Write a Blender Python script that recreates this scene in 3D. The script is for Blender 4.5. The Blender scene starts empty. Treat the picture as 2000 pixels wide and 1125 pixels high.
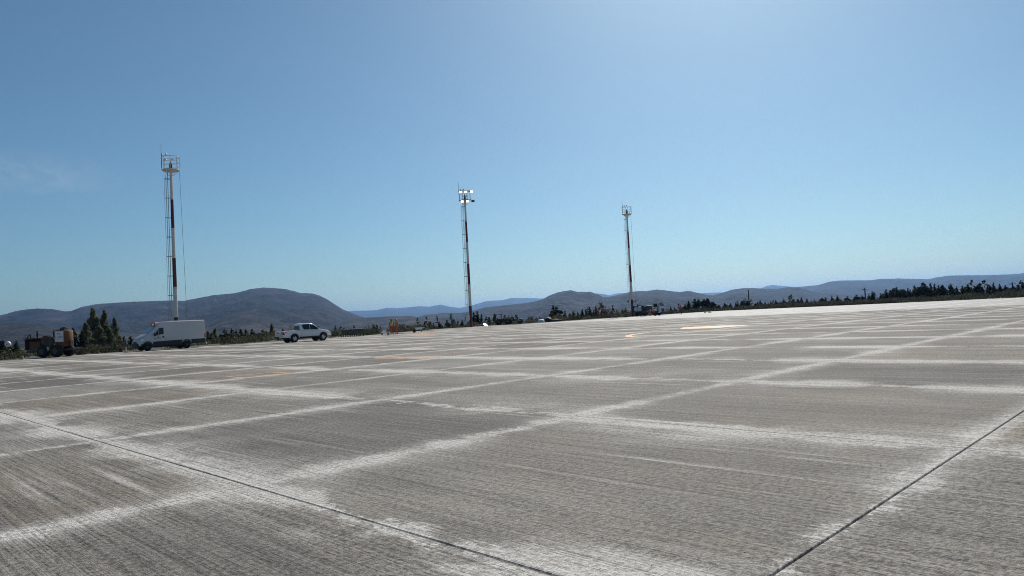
import bpy, bmesh, math, random
from mathutils import Vector, Matrix, noise
R = math.radians
PI = math.pi
SC = bpy.context.scene
COL = SC.collection

# ------------------------------------------------------------------ camera, sky, sun, exposure
CAM_H, FPX, ROLL, PITCH = 1.6, 1400.0, R(3.03), R(2.124)
cam_data = bpy.data.cameras.new('camera')
cam = bpy.data.objects.new('camera', cam_data); COL.objects.link(cam)
cam_data.sensor_width = 36.0; cam_data.lens = FPX / 2000 * 36.0
cam_data.clip_start = 0.1; cam_data.clip_end = 200000
_fwd = Vector((0, math.cos(PITCH), math.sin(PITCH))); _up = Vector((0, -math.sin(PITCH), math.cos(PITCH))); _rt = Vector((1, 0, 0))
_cx = _rt * math.cos(ROLL) - _up * math.sin(ROLL); _cy = _rt * math.sin(ROLL) + _up * math.cos(ROLL)
_m = Matrix((_cx, _cy, -_fwd)).transposed().to_4x4(); _m.translation = (0, 0, CAM_H)
cam.matrix_world = _m
SC.camera = cam

SUN_AZ, SUN_EL = R(18), R(39)          # azimuth from +Y towards +X
world = bpy.data.worlds.new('World'); SC.world = world; world.use_nodes = True
wn = world.node_tree.nodes; wl = world.node_tree.links
sky = wn.new('ShaderNodeTexSky'); sky.sky_type = 'NISHITA'; sky.sun_disc = False
sky.sun_elevation = SUN_EL; sky.sun_rotation = SUN_AZ
sky.altitude = 800; sky.air_density = 1.0; sky.dust_density = 1.5; sky.ozone_density = 8.0
wb = wn.new('ShaderNodeMix'); wb.data_type = 'RGBA'; wb.blend_type = 'MULTIPLY'; wb.inputs[0].default_value = 1.0; wb.inputs[7].default_value = (.93, 1.05, .91, 1)   # camera white balance
wl.new(sky.outputs[0], wb.inputs[6]); wl.new(wb.outputs[2], wn['Background'].inputs[0]); wn['Background'].inputs[1].default_value = 0.077

sun_d = bpy.data.lights.new('sun', 'SUN'); sun_d.energy = 4.0; sun_d.angle = R(0.53); sun_d.color = (1.0, 0.94, 0.85)
sun = bpy.data.objects.new('sun', sun_d); COL.objects.link(sun)
_sd = Vector((math.sin(SUN_AZ) * math.cos(SUN_EL), math.cos(SUN_AZ) * math.cos(SUN_EL), math.sin(SUN_EL)))
sun.rotation_euler = (-_sd).to_track_quat('-Z', 'Y').to_euler(); sun.location = (0, 0, 60)

SC.cycles.filter_width = 1.0; SC.cycles.use_denoising = True; SC.cycles.denoising_prefilter = 'NONE'; SC.cycles.denoising_input_passes = 'RGB_ALBEDO_NORMAL'
SC.view_settings.view_transform = 'Standard'; SC.view_settings.look = 'None'
SC.view_settings.exposure = 0.07; SC.view_settings.gamma = 1.0; SC.view_settings.use_curve_mapping = False

# ------------------------------------------------------------------ helpers
def tag(o, label=None, cat=None, group=None, kind=None):
    if label: o['label'] = label
    if cat: o['category'] = cat
    if group: o['group'] = group
    if kind: o['kind'] = kind
    return o

def thing(name, label, cat, loc=(0, 0, 0), rz=0.0, group=None):
    o = bpy.data.objects.new(name, None); COL.objects.link(o)
    o.empty_display_size = 0.2
    o.location = loc; o.rotation_euler = (0, 0, rz)
    return tag(o, label, cat, group)

def link(name, me, parent=None, mat=None, smooth=False):
    if mat is not None:
        me.materials.clear()
        for m in (mat if isinstance(mat, (list, tuple)) else [mat]): me.materials.append(m)
    if smooth:
        for p in me.polygons: p.use_smooth = True
    o = bpy.data.objects.new(name, me); COL.objects.link(o)
    if parent is not None: o.parent = parent
    return o

class MB:
    def __init__(s): s.v = []; s.f = []; s.mi = []
    def add(s, vs, fs, mi=0):
        n = len(s.v); s.v += [tuple(v) for v in vs]; s.f += [tuple(n + i for i in f) for f in fs]; s.mi += [mi] * len(fs); return s
    def box(s, c, d, rz=0, mi=0, rx=0, ry=0):
        M = Matrix.Rotation(rz, 3, 'Z') @ Matrix.Rotation(ry, 3, 'Y') @ Matrix.Rotation(rx, 3, 'X')
        vs = [Vector(c) + M @ Vector((sx * d[0] / 2, sy * d[1] / 2, sz * d[2] / 2)) for sz in (-1, 1) for sx, sy in ((-1, -1), (1, -1), (1, 1), (-1, 1))]
        return s.add(vs, [(3, 2, 1, 0), (4, 5, 6, 7), (0, 1, 5, 4), (1, 2, 6, 5), (2, 3, 7, 6), (3, 0, 4, 7)], mi)
    def tube(s, a, b, r0, r1=None, n=8, mi=0, cap=True):
        a = Vector(a); b = Vector(b); r1 = r0 if r1 is None else r1
        d = (b - a).normalized(); u = d.orthogonal().normalized(); w = d.cross(u)
        vs = [p + (u * math.cos(2 * PI * (i + .5) / n) + w * math.sin(2 * PI * (i + .5) / n)) * r for p, r in ((a, r0), (b, r1)) for i in range(n)]
        fs = [(i, (i + 1) % n, n + (i + 1) % n, n + i) for i in range(n)]
        if cap: fs += [tuple(range(n - 1, -1, -1)), tuple(range(n, 2 * n))]
        return s.add(vs, fs, mi)
    def path(s, pts, r, n=6, mi=0):
        for a, b in zip(pts, pts[1:]): s.tube(a, b, r, r, n, mi)
        return s
    def lathe(s, prof, c=(0, 0, 0), axis='Z', n=20, mi=0):
        vs = []
        for r, h in prof:
            for i in range(n):
                a = 2 * PI * i / n; x, y = r * math.cos(a), r * math.sin(a)
                vs.append(Vector(c) + (Vector((x, y, h)) if axis == 'Z' else Vector((x, h, y)) if axis == 'Y' else Vector((h, x, y))))
        fs = [(k * n + i, k * n + (i + 1) % n, (k + 1) * n + (i + 1) % n, (k + 1) * n + i) for k in range(len(prof) - 1) for i in range(n)]
        fs += [tuple(range(n - 1, -1, -1)), tuple((len(prof) - 1) * n + i for i in range(n))]
        return s.add(vs, fs, mi)
    def loft(s, secs, mi=0):
        n = len(secs[0]); vs = [p for sec in secs for p in sec]
        fs = [(k * n + i, k * n + (i + 1) % n, (k + 1) * n + (i + 1) % n, (k + 1) * n + i) for k in range(len(secs) - 1) for i in range(n)]
        fs += [tuple(range(n - 1, -1, -1)), tuple((len(secs) - 1) * n + i for i in range(n))]
        return s.add(vs, fs, mi)
    def prism(s, poly, y0, y1, mi=0):          # polygon in x-z, extruded along y; y may be a function of (x, z)
        f0 = y0 if callable(y0) else (lambda x, z: y0); f1 = y1 if callable(y1) else (lambda x, z: y1)
        n = len(poly)
        vs = [(x, f0(x, z), z) for x, z in poly] + [(x, f1(x, z), z) for x, z in poly]
        fs = [tuple(range(n)), tuple(range(2 * n - 1, n - 1, -1))] + [(i, n + i, n + (i + 1) % n, (i + 1) % n) for i in range(n)]
        return s.add(vs, fs, mi)
    def mesh(s, name):
        me = bpy.data.meshes.new(name); me.from_pydata(s.v, [], s.f)
        if any(s.mi): me.polygons.foreach_set('material_index', s.mi)
        bm = bmesh.new(); bm.from_mesh(me); bmesh.ops.recalc_face_normals(bm, faces=bm.faces); bm.to_mesh(me); bm.free()
        me.update(); return me
    def build(s, name, mat, parent=None, smooth=False, bevel=0):
        me = s.mesh(name)
        if bevel:
            bm = bmesh.new(); bm.from_mesh(me)
            bmesh.ops.bevel(bm, geom=list(bm.edges), offset=bevel, segments=2, affect='EDGES', clamp_overlap=True)
            bm.to_mesh(me); bm.free()
        return link(name, me, parent, mat, smooth)

def bake(me, mods):
    """apply modifiers to a mesh and return the result"""
    o = bpy.data.objects.new('bake', me); COL.objects.link(o)
    extra = mods(o)
    dg = bpy.context.evaluated_depsgraph_get(); dg.update()
    out = bpy.data.meshes.new_from_object(o.evaluated_get(dg))
    bpy.data.objects.remove(o)
    for e in extra or []: bpy.data.objects.remove(e)
    return out

def cut(me, cutters):
    def mods(o):
        ex = []
        for c in cutters:
            co = bpy.data.objects.new('cutter', c); COL.objects.link(co); ex.append(co)
            md = o.modifiers.new('b', 'BOOLEAN'); md.object = co; md.operation = 'DIFFERENCE'; md.solver = 'EXACT'
        return ex
    return bake(me, mods)

def smooth_by_angle(o, deg=32):
    me = o.data
    bm = bmesh.new(); bm.from_mesh(me)
    for f in bm.faces: f.smooth = True
    for e in bm.edges:
        e.smooth = len(e.link_faces) == 2 and e.calc_face_angle(0) < R(deg)
    bm.to_mesh(me); bm.free(); return o

# ------------------------------------------------------------------ materials
class NT:
    def __init__(s, name):
        s.m = bpy.data.materials.new(name); s.m.use_nodes = True
        s.t = s.m.node_tree; s.n = s.t.nodes; s.l = s.t.links
        s.bsdf = s.n['Principled BSDF']; s.out = s.n['Material Output']
    def new(s, t, **kw):
        nd = s.n.new(t)
        for k, v in kw.items(): setattr(nd, k, v)
        return nd
    def put(s, sock, v):
        if isinstance(v, bpy.types.NodeSocket): s.l.new(v, sock)
        elif v is not None:
            if isinstance(v, (tuple, list)) and len(v) == 3 and sock.type == 'RGBA': v = (*v, 1)
            sock.default_value = v
    def math(s, op, a, b=None, c=None, clamp=False):
        nd = s.new('ShaderNodeMath', operation=op, use_clamp=clamp)
        for i, v in enumerate((a, b, c)):
            if v is not None: s.put(nd.inputs[i], v)
        return nd.outputs[0]
    def noise(s, vec, scale, detail=2.0, rough=.5, dist=0.0):
        nd = s.new('ShaderNodeTexNoise'); s.put(nd.inputs['Vector'], vec)
        nd.inputs['Scale'].default_value = scale; nd.inputs['Detail'].default_value = detail
        nd.inputs['Roughness'].default_value = rough; nd.inputs['Distortion'].default_value = dist
        return nd.outputs['Fac']
    def mix(s, f, a, b, blend='MIX'):
        nd = s.new('ShaderNodeMix', data_type='RGBA', blend_type=blend)
        s.put(nd.inputs[0], f); s.put(nd.inputs[6], a); s.put(nd.inputs[7], b); return nd.outputs[2]
    def rng(s, v, a, b, c=0.0, d=1.0, smooth=False):
        nd = s.new('ShaderNodeMapRange', interpolation_type='SMOOTHSTEP' if smooth else 'LINEAR')
        for i, x in enumerate((v, a, b, c, d)): s.put(nd.inputs[i], x)
        return nd.outputs[0]
    def xyz(s, x, y, z=0.0):
        nd = s.new('ShaderNodeCombineXYZ')
        for i, v in enumerate((x, y, z)): s.put(nd.inputs[i], v)
        return nd.outputs[0]
    def bump(s, h, strength, dist):
        nd = s.new('ShaderNodeBump'); nd.inputs['Strength'].default_value = strength; nd.inputs['Distance'].default_value = dist
        s.put(nd.inputs['Height'], h); s.l.new(nd.outputs[0], s.bsdf.inputs['Normal'])
    def set(s, col=None, rough=None, metal=None, spec=None):
        b = s.bsdf.inputs
        s.put(b['Base Color'], col); s.put(b['Roughness'], rough); s.put(b['Metallic'], metal); s.put(b['Specular IOR Level'], spec)
        return s.m

def simple(name, col, rough=.5, metal=0.0, var=.12, scale=3.0, dirt=None, spec=None):
    t = NT(name); g = t.new('ShaderNodeTexCoord')
    n = t.noise(g.outputs['Object'], scale, 4, .6)
    c = t.mix(t.rng(n, .3, .7), tuple(x * (1 - var) for x in col), tuple(min(1, x * (1 + var)) for x in col))
    if dirt:
        n2 = t.noise(g.outputs['Object'], scale * 2.3, 5, .65)
        c = t.mix(t.math('MULTIPLY', t.rng(n2, .45, .75), dirt[1]), c, dirt[0])
    return t.set(c, t.rng(n, .2, .8, rough * .9, min(1, rough * 1.1)), metal, spec)

P0, DP, Q0, DQ = 3.25, 5.15, 2.0, 5.2
def pq_coords(t):
    g = t.new('ShaderNodeNewGeometry'); sp = t.new('ShaderNodeSeparateXYZ'); t.l.new(g.outputs['Position'], sp.inputs[0])
    k = 1 / math.sqrt(2)
    p = t.math('MULTIPLY', t.math('ADD', sp.outputs[0], sp.outputs[1]), k)
    q = t.math('MULTIPLY', t.math('SUBTRACT', sp.outputs[1], sp.outputs[0]), k)
    return p, q

def concrete_mat(name, pale=False):
    t = NT(name); p, q = pq_coords(t); v = t.xyz(p, q)
    groove = t.noise(t.xyz(t.math('MULTIPLY', p, 30), t.math('MULTIPLY', q, .28)), 1.0, 3, .7)
    stain = t.noise(t.xyz(t.math('MULTIPLY', p, .5), t.math('MULTIPLY', q, .14)), 1.0, 5, .65)
    streak = t.noise(t.xyz(t.math('MULTIPLY', p, 5.0), t.math('MULTIPLY', q, .16)), 1.0, 4, .6)
    speck = t.noise(v, 20, 4, .85)
    mott = t.noise(v, 3.0, 8, .85)
    grit = t.noise(v, 16, 5, .75)
    patch = t.noise(v, .55, 4, .6)
    # distance to the nearest joint in each direction
    def dist(c, c0, d):
        fr = t.math('FRACT', t.math('ADD', t.math('DIVIDE', t.math('SUBTRACT', c, c0), d), .5))
        return t.math('MULTIPLY', t.math('ABSOLUTE', t.math('SUBTRACT', fr, .5)), d)
    dp = dist(p, P0, DP); dq = dist(q, Q0, DQ)
    cell = t.new('ShaderNodeTexWhiteNoise', noise_dimensions='2D')
    cp = t.math('FLOOR', t.math('DIVIDE', t.math('SUBTRACT', p, P0), DP)); cq = t.math('FLOOR', t.math('DIVIDE', t.math('SUBTRACT', q, Q0), DQ))
    t.l.new(t.xyz(cp, cq), cell.inputs['Vector'])
    cv = cell.outputs['Value']
    # fine surface value
    tine = t.noise(t.xyz(t.math('MULTIPLY', p, 17), t.math('MULTIPLY', q, .10)), 1.0, 2.0, .6)
    pit = t.noise(v, 30, 3, .6)
    tex = t.math('ADD', t.math('MULTIPLY', t.rng(groove, .40, .60), .40), t.math('ADD', t.math('MULTIPLY', t.rng(speck, .44, .56), .54), t.math('MULTIPLY', t.rng(mott, .40, .60), .16)))
    wear = t.math('ADD', t.math('MULTIPLY', t.rng(patch, .3, .7), .5), t.math('MULTIPLY', t.rng(streak, .35, .68), .5))
    lo, hi = ((.20, .20, .195), (.40, .395, .38)) if pale else ((.020, .018, .016), (.465, .425, .360))  # the paler set carries the taxiway's sun glare in its colour
    c = t.mix(tex, lo, hi)
    c = t.mix(t.rng(wear, .25, .9, 0, .26), c, (.38, .36, .325))
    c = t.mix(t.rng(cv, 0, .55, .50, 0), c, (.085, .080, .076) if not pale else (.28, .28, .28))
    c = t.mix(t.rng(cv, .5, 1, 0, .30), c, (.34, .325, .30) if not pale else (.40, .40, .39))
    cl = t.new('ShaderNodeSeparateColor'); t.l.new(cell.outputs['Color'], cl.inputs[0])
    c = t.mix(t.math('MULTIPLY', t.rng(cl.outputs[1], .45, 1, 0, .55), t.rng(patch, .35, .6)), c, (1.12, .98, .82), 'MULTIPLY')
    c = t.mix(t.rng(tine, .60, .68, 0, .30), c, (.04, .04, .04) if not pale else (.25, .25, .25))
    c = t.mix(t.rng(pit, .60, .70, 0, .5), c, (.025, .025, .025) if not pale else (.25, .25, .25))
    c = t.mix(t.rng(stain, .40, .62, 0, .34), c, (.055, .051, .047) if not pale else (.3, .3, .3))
    # cement dust that was washed out of the saw cuts and lies along the joints
    wn_ = t.noise(v, .30, 4, .6); wn2 = t.noise(t.xyz(t.math('ADD', p, 71.3), q), .26, 4, .6)
    edge = t.noise(t.xyz(t.math('MULTIPLY', p, 3.2), t.math('MULTIPLY', q, .9)), 1.0, 5, .7)
    ed = t.math('ADD', t.math('MULTIPLY', t.math('SUBTRACT', edge, .5), 1.0), t.math('MULTIPLY', t.math('SUBTRACT', mott, .5), 1.5))
    wa = t.rng(wn_, .39, .67, .03, 1.15); wb = t.rng(wn2, .41, .70, .03, .65)
    ma = t.rng(t.math('DIVIDE', t.math('ADD', dp, ed), wa), .0, 1.35, 1, 0, True)
    mb = t.rng(t.math('DIVIDE', t.math('ADD', dq, t.math('MULTIPLY', ed, .7)), wb), .0, 1.35, 1, 0, True)
    halo = t.math('MULTIPLY', .40, t.math('MAXIMUM', t.rng(t.math('DIVIDE', t.math('ADD', dp, ed), t.math('MULTIPLY', wa, 1.9)), 0, 1.2, 1, 0, True), t.rng(t.math('DIVIDE', t.math('ADD', dq, ed), t.math('MULTIPLY', wb, 2.2)), 0, 1.2, 1, 0, True)))
    lv = t.rng(t.noise(v, .16, 3, .6), .40, .60, .12, 1)
    lines = t.math('MULTIPLY', lv, t.math('MAXIMUM', t.rng(dp, .02, .20, .40, 0, True), t.rng(dq, .03, .30, .70, 0, True)))
    dust = t.math('MAXIMUM', t.math('MAXIMUM', t.math('MAXIMUM', ma, mb), lines), halo)
    stray = t.math('MULTIPLY', t.rng(streak, .56, .74), t.rng(wn2, .42, .62))
    dust = t.math('MAXIMUM', dust, t.math('MULTIPLY', stray, .75))
    grain = t.math('ADD', t.rng(streak, .3, .65, -.02, .32), t.math('MULTIPLY', tex, 1.08))
    fac = t.math('MULTIPLY', dust, grain, clamp=True)
    c = t.mix(t.math('MULTIPLY', fac, .88), c, (.82, .78, .71))
    # rare dark spots (oil, damp)
    ds = t.rng(t.noise(v, 2.7, 2, .5), .73, .78)
    c = t.mix(t.math('MULTIPLY', ds, .35), c, (.05, .05, .05))
    t.bump(t.math('ADD', t.math('MULTIPLY', groove, .5), t.math('ADD', t.math('MULTIPLY', speck, 1.0), t.math('MULTIPLY', grit, .5))), 1.0, .025)
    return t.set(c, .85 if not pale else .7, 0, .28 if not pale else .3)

def paint_mat(name, col):
    t = NT(name); p, q = pq_coords(t); v = t.xyz(p, q)
    n = t.noise(v, 22, 5, .75); n2 = t.noise(v, 2.0, 3, .6)
    f = t.math('ADD', t.rng(n, .35, .60, .45, 1), t.rng(n2, .3, .7, -.25, .1), clamp=True)
    return t.set(t.mix(f, (.36, .33, .29), col), .6, 0, .3)

def hill_mat(name, a, b, scrub, sc):
    t = NT(name); g = t.new('ShaderNodeNewGeometry')
    mp = t.new('ShaderNodeMapping'); t.l.new(g.outputs['Position'], mp.inputs[0]); mp.inputs['Scale'].default_value = (sc, sc * .5, sc * 2.2)
    v = mp.outputs[0]
    n = t.noise(v, 1.1, 5, .6); n2 = t.noise(v, 3.2, 6, .7); n3 = t.noise(v, 20, 4, .7); n4 = t.noise(v, 8, 5, .7)
    c = t.mix(t.rng(n, .42, .58), a, b)
    c = t.mix(t.rng(n4, .50, .64, 0, .6), c, tuple(min(1, 1.6 * k) for k in a))
    f = t.math('MULTIPLY', t.rng(n2, .44, .55), t.rng(n3, .38, .52))
    c = t.mix(t.math('MULTIPLY', f, .92), c, scrub)
    t.bump(t.math('ADD', n2, t.math('MULTIPLY', n4, .5)), 1.0, .14 / sc)
    return t.set(c, .95, 0, .1)

def leaf_mat(name, a, b, tr_=.34):
    t = NT(name); oi = t.new('ShaderNodeObjectInfo'); g = t.new('ShaderNodeNewGeometry')
    f = t.math('ADD', t.math('MULTIPLY', oi.outputs['Random'], .45), t.math('MULTIPLY', g.outputs['Random Per Island'], .55))
    c = t.mix(f, a, b); t.set(c, .75, 0, .2)
    tr = t.new('ShaderNodeBsdfTranslucent'); t.put(tr.inputs[0], c)
    mx = t.new('ShaderNodeMixShader'); mx.inputs[0].default_value = tr_
    t.l.new(t.bsdf.outputs[0], mx.inputs[1]); t.l.new(tr.outputs[0], mx.inputs[2]); t.l.new(mx.outputs[0], t.out.inputs[0])
    return t.m

def emit_mat(name, col, s):
    t = NT(name); t.set((.8, .8, .8), .3)
    t.put(t.bsdf.inputs['Emission Color'], col); t.bsdf.inputs['Emission Strength'].default_value = s; return t.m

def glass_mat(name, col):
    t = NT(name); t.set(col, .10, 0, .25); t.bsdf.inputs['Coat Weight'].default_value = .3; return t.m

M = {}
M['concrete'] = concrete_mat('brushed_concrete'); M['glare_pale_concrete'] = concrete_mat('glare_pale_concrete', True)
M['sealant'] = simple('joint_sealant', (.022, .022, .023), .8)
M['orange_paint'] = paint_mat('orange_line_paint', (.80, .36, .10))
def ground_mat():
    t = NT('dry_ground'); g = t.new('ShaderNodeNewGeometry'); v = g.outputs['Position']
    n = t.noise(v, .12, 5, .65); n2 = t.noise(v, 1.6, 5, .7); n3 = t.noise(v, .012, 5, .6)
    c = t.mix(t.rng(n, .35, .65), (.15, .125, .095), (.10, .098, .06))
    c = t.mix(t.rng(n2, .4, .7, 0, .6), c, (.21, .19, .155)); c = t.mix(t.rng(n3, .42, .6, 0, .75), c, (.05, .058, .035))
    t.bump(n2, .6, .1); return t.set(c, .95, 0, .1)
M['ground'] = ground_mat()
M['hill_main'] = hill_mat('hill_steppe', (.056, .049, .050), (.018, .018, .022), (.004, .005, .008), 1 / 420)
M['hill_mid'] = hill_mat('hill_brown', (.080, .062, .050), (.028, .026, .025), (.005, .007, .008), 1 / 260)
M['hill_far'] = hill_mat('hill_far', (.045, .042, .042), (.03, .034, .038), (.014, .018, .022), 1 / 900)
M['poplar'] = leaf_mat('poplar_leaves', (.105, .115, .070), (.20, .205, .125), .6)
M['conifer'] = leaf_mat('conifer_needles', (.018, .026, .018), (.045, .054, .032))
M['pine'] = leaf_mat('pine_needles', (.010, .017, .012), (.026, .034, .020))
M['bush'] = leaf_mat('bush_leaves', (.060, .066, .038), (.13, .13, .075), .5)
M['rust_bush'] = leaf_mat('rusty_leaves', (.07, .030, .022), (.12, .06, .04))
M['scrub'] = leaf_mat('scrub_leaves', (.030, .035, .020), (.085, .082, .050))
M['heath'] = leaf_mat('heath_leaves', (.020, .024, .015), (.058, .058, .036))
M['bark'] = simple('bark', (.085, .065, .05), .9, 0, .3, 6)
M['wood_pole'] = simple('weathered_pole', (.05, .045, .042), .9, 0, .3, 4)
M['white_paint'] = simple('white_mast_paint', (.70, .68, .62), .55, 0, .08, 2, ((.35, .28, .2), .35))
M['red_paint'] = simple('red_mast_paint', (.12, .018, .019), .55, 0, .15, 2, ((.05, .012, .014), .4))
M['galv'] = simple('galvanised_steel', (.42, .43, .44), .45, .6, .1, 5)
M['dark_steel'] = simple('dark_steel', (.045, .045, .05), .5, .3, .2, 4)
M['van_white'] = simple('van_white_paint', (.56, .555, .55), .42, 0, .04, 1.2, ((.42, .40, .36), .35))
M['car_white'] = simple('pickup_white_paint', (.72, .72, .72), .22, 0, .03, 1.2, ((.55, .53, .5), .25))
M['truck_white'] = simple('truck_white_paint', (.52, .51, .50), .35, 0, .05, 1.5, ((.42, .40, .38), .3))
M['plastic'] = simple('black_plastic', (.022, .022, .025), .65, 0, .2, 4)
M['tyre'] = simple('tyre_rubber', (.014, .014, .015), .85, 0, .25, 6)
M['alloy'] = simple('alloy_wheel', (.48, .49, .50), .3, .7, .1, 5)
M['rim_dark'] = simple('steel_wheel', (.06, .06, .065), .5, .4, .15, 5)
M['glass'] = glass_mat('tinted_glass', (.018, .024, .030)); M['windshield'] = glass_mat('windscreen_glass', (.022, .032, .042))
M['tail_red'] = simple('tail_lamp_red', (.42, .02, .03), .2, 0, .1)
M['lamp_clear'] = simple('clear_lamp', (.75, .77, .8), .12, .3, .05)
M['beacon'] = simple('amber_beacon', (.75, .20, .06), .25, 0, .08)
M['machine_orange'] = simple('machine_orange', (.15, .056, .018), .75, 0, .25, 2.5, ((.04, .025, .018), .85))
M['rust'] = simple('rusty_orange', (.13, .05, .025), .85, 0, .3, 4, ((.035, .022, .02), .8))
M['sign_white'] = simple('sign_white', (.62, .62, .64), .5, 0, .04)
M['ink'] = simple('sign_ink', (.03, .035, .07), .6)
M['grey_ink'] = simple('pale_ink', (.35, .37, .40), .6)
M['hose'] = simple('rubber_hose', (.055, .06, .062), .55, 0, .2, 8)
M['white_plastic'] = simple('white_plastic', (.78, .78, .78), .35)
M['lit_lamp'] = emit_mat('lit_floodlight', (1, .97, .92), 2.0)
M['hivis_orange'] = simple('orange_workwear', (.48, .065, .027), .8, 0, .15, 9)
M['hivis_yellow'] = simple('yellow_vest', (.52, .47, .05), .8, 0, .15, 9)
M['tan_cloth'] = simple('tan_jacket', (.36, .23, .12), .85, 0, .15, 9)
M['dark_cloth'] = simple('dark_trousers', (.03, .03, .04), .9, 0, .2, 9)
M['skin'] = simple('skin', (.33, .18, .12), .6)
M['helmet_red'] = simple('red_helmet', (.55, .13, .11), .35)
M['helmet_dark'] = simple('dark_cap', (.03, .025, .03), .6)
M['boot'] = simple('boots', (.02, .018, .016), .8)
M['reflective'] = simple('reflective_tape', (.6, .6, .58), .4)
M['mirror'] = simple('glint_mirror_metal', (.85, .86, .88), .16, 1.0, .03)
M['machine_yellow'] = simple('machine_yellow', (.30, .20, .06), .6, 0, .25, 3, ((.06, .05, .04), .7))
M['green_tank'] = simple('olive_green_tank', (.06, .085, .04), .5, 0, .2, 3)
M['stone'] = simple('stone', (.30, .28, .25), .9, 0, .25, 5)

# ------------------------------------------------------------------ the apron: slabs with real joints
S2 = math.sqrt(.5)
def XY(p, q): return ((p - q) * S2, (p + q) * S2)
def PQ(x, y): return ((x + y) * S2, (y - x) * S2)
def project(x, y, z):
    v = _m.inverted() @ Vector((x, y, z))
    if v.z > -.2: return None
    return (1000 + v.x / -v.z * FPX, 562.5 - v.y / -v.z * FPX)

KP0, KP1 = -5, 15                      # slab rows in p: joint k at P0 + k*DP
KQ0 = -7
def q_rows(p): return 14 if p < 57 else 15 if p < 66 else 16
GAP, WIDE = .005, .011
def half_gap(kind, k):
    if (kind == 'p' and k == 0) or (kind == 'q' and k == 0): return WIDE
    if kind == 'p' and k == 1: return .006
    return GAP
cells = []
for i in range(KP0, KP1):
    for j in range(KQ0, q_rows(P0 + (i + .5) * DP)):
        pc, qc = P0 + (i + .5) * DP, Q0 + (j + .5) * DQ
        vis = False
        for a in (0, .25, .5, .75, 1):
            for b in (0, .25, .5, .75, 1):
                s_ = project(*XY(P0 + (i + a) * DP, Q0 + (j + b) * DQ), 0)
                if s_ and -60 < s_[0] < 2060 and s_[1] < 1180: vis = True
        cells.append((0 if vis else 1, math.hypot(pc, qc), i, j))
cells.sort()

apron_mb = MB()
for (pa, pb, qb) in ((P0 + KP0 * DP, 57, 14), (57, 66, 15), (66, P0 + KP1 * DP, 16)):
    pa_ = P0 + round((pa - P0) / DP) * DP; pb_ = P0 + round((pb - P0) / DP) * DP
    q1 = Q0 + qb * DQ
    vs = [(*XY(a, b), z) for z in (-.045, -.028) for a, b in ((pa_, Q0 + KQ0 * DQ), (pb_, Q0 + KQ0 * DQ), (pb_, q1), (pa_, q1))]
    apron_mb.add(vs, [(3, 2, 1, 0), (4, 5, 6, 7), (0, 1, 5, 4), (1, 2, 6, 5), (2, 3, 7, 6), (3, 0, 4, 7)])
apron = apron_mb.build('apron', M['sealant'])
tag(apron, 'wide concrete apron of brushed square slabs dusted white along the joints', 'apron', kind='structure')

def slab_verts(i, j, cx=0, cy=0):
    p0 = P0 + i * DP + half_gap('p', i); p1 = P0 + (i + 1) * DP - half_gap('p', i + 1)
    q0 = Q0 + j * DQ + half_gap('q', j); q1 = Q0 + (j + 1) * DQ - half_gap('q', j + 1)
    e = .004
    out = []
    for ins, z in ((0, -.0275), (0, -e), (e, 0)):
        for a, b in ((p0 + ins, q0 + ins), (p1 - ins, q0 + ins), (p1 - ins, q1 - ins), (p0 + ins, q1 - ins)):
            x, y = XY(a, b); out.append((x - cx, y - cy, z))
    fs = [(k, (k + 1) % 4, 4 + (k + 1) % 4, 4 + k) for k in range(4)] + [(4 + k, 4 + (k + 1) % 4, 8 + (k + 1) % 4, 8 + k) for k in range(4)] + [(8, 9, 10, 11)]
    return out, fs
slab_cache = {}
rest = MB()
for n, (_, d, i, j) in enumerate(cells):
    if n < 300:
        x, y = XY(P0 + i * DP, Q0 + j * DQ)
        key = (half_gap('p', i), half_gap('p', i + 1), half_gap('q', j), half_gap('q', j + 1))
        if key not in slab_cache:
            vs, fs = slab_verts(i, j, x, y); slab_cache[key] = MB().add(vs, fs).mesh('concrete_slab'); slab_cache[key].materials.append(M['concrete'])
        o = bpy.data.objects.new('concrete_slab', slab_cache[key]); COL.objects.link(o); o.location = (x, y, 0); o.parent = apron
    else:
        rest.add(*slab_verts(i, j))
o = rest.build('distant_slabs', M['concrete'], apron); o['kind'] = 'stuff'

# taxiway strip beyond the apron, its sun glare painted in as paler concrete
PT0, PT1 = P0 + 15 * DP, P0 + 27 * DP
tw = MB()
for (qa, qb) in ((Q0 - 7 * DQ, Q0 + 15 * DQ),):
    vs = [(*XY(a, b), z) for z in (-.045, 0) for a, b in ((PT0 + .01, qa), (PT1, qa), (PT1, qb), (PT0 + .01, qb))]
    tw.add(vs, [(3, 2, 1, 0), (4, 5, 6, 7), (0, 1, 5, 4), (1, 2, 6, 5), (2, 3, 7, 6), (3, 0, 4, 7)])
tag(tw.build('taxiway', M['glare_pale_concrete']), 'smooth concrete strip with sun glare painted in as a paler tone, far right of the apron', 'taxiway', kind='structure')

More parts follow.
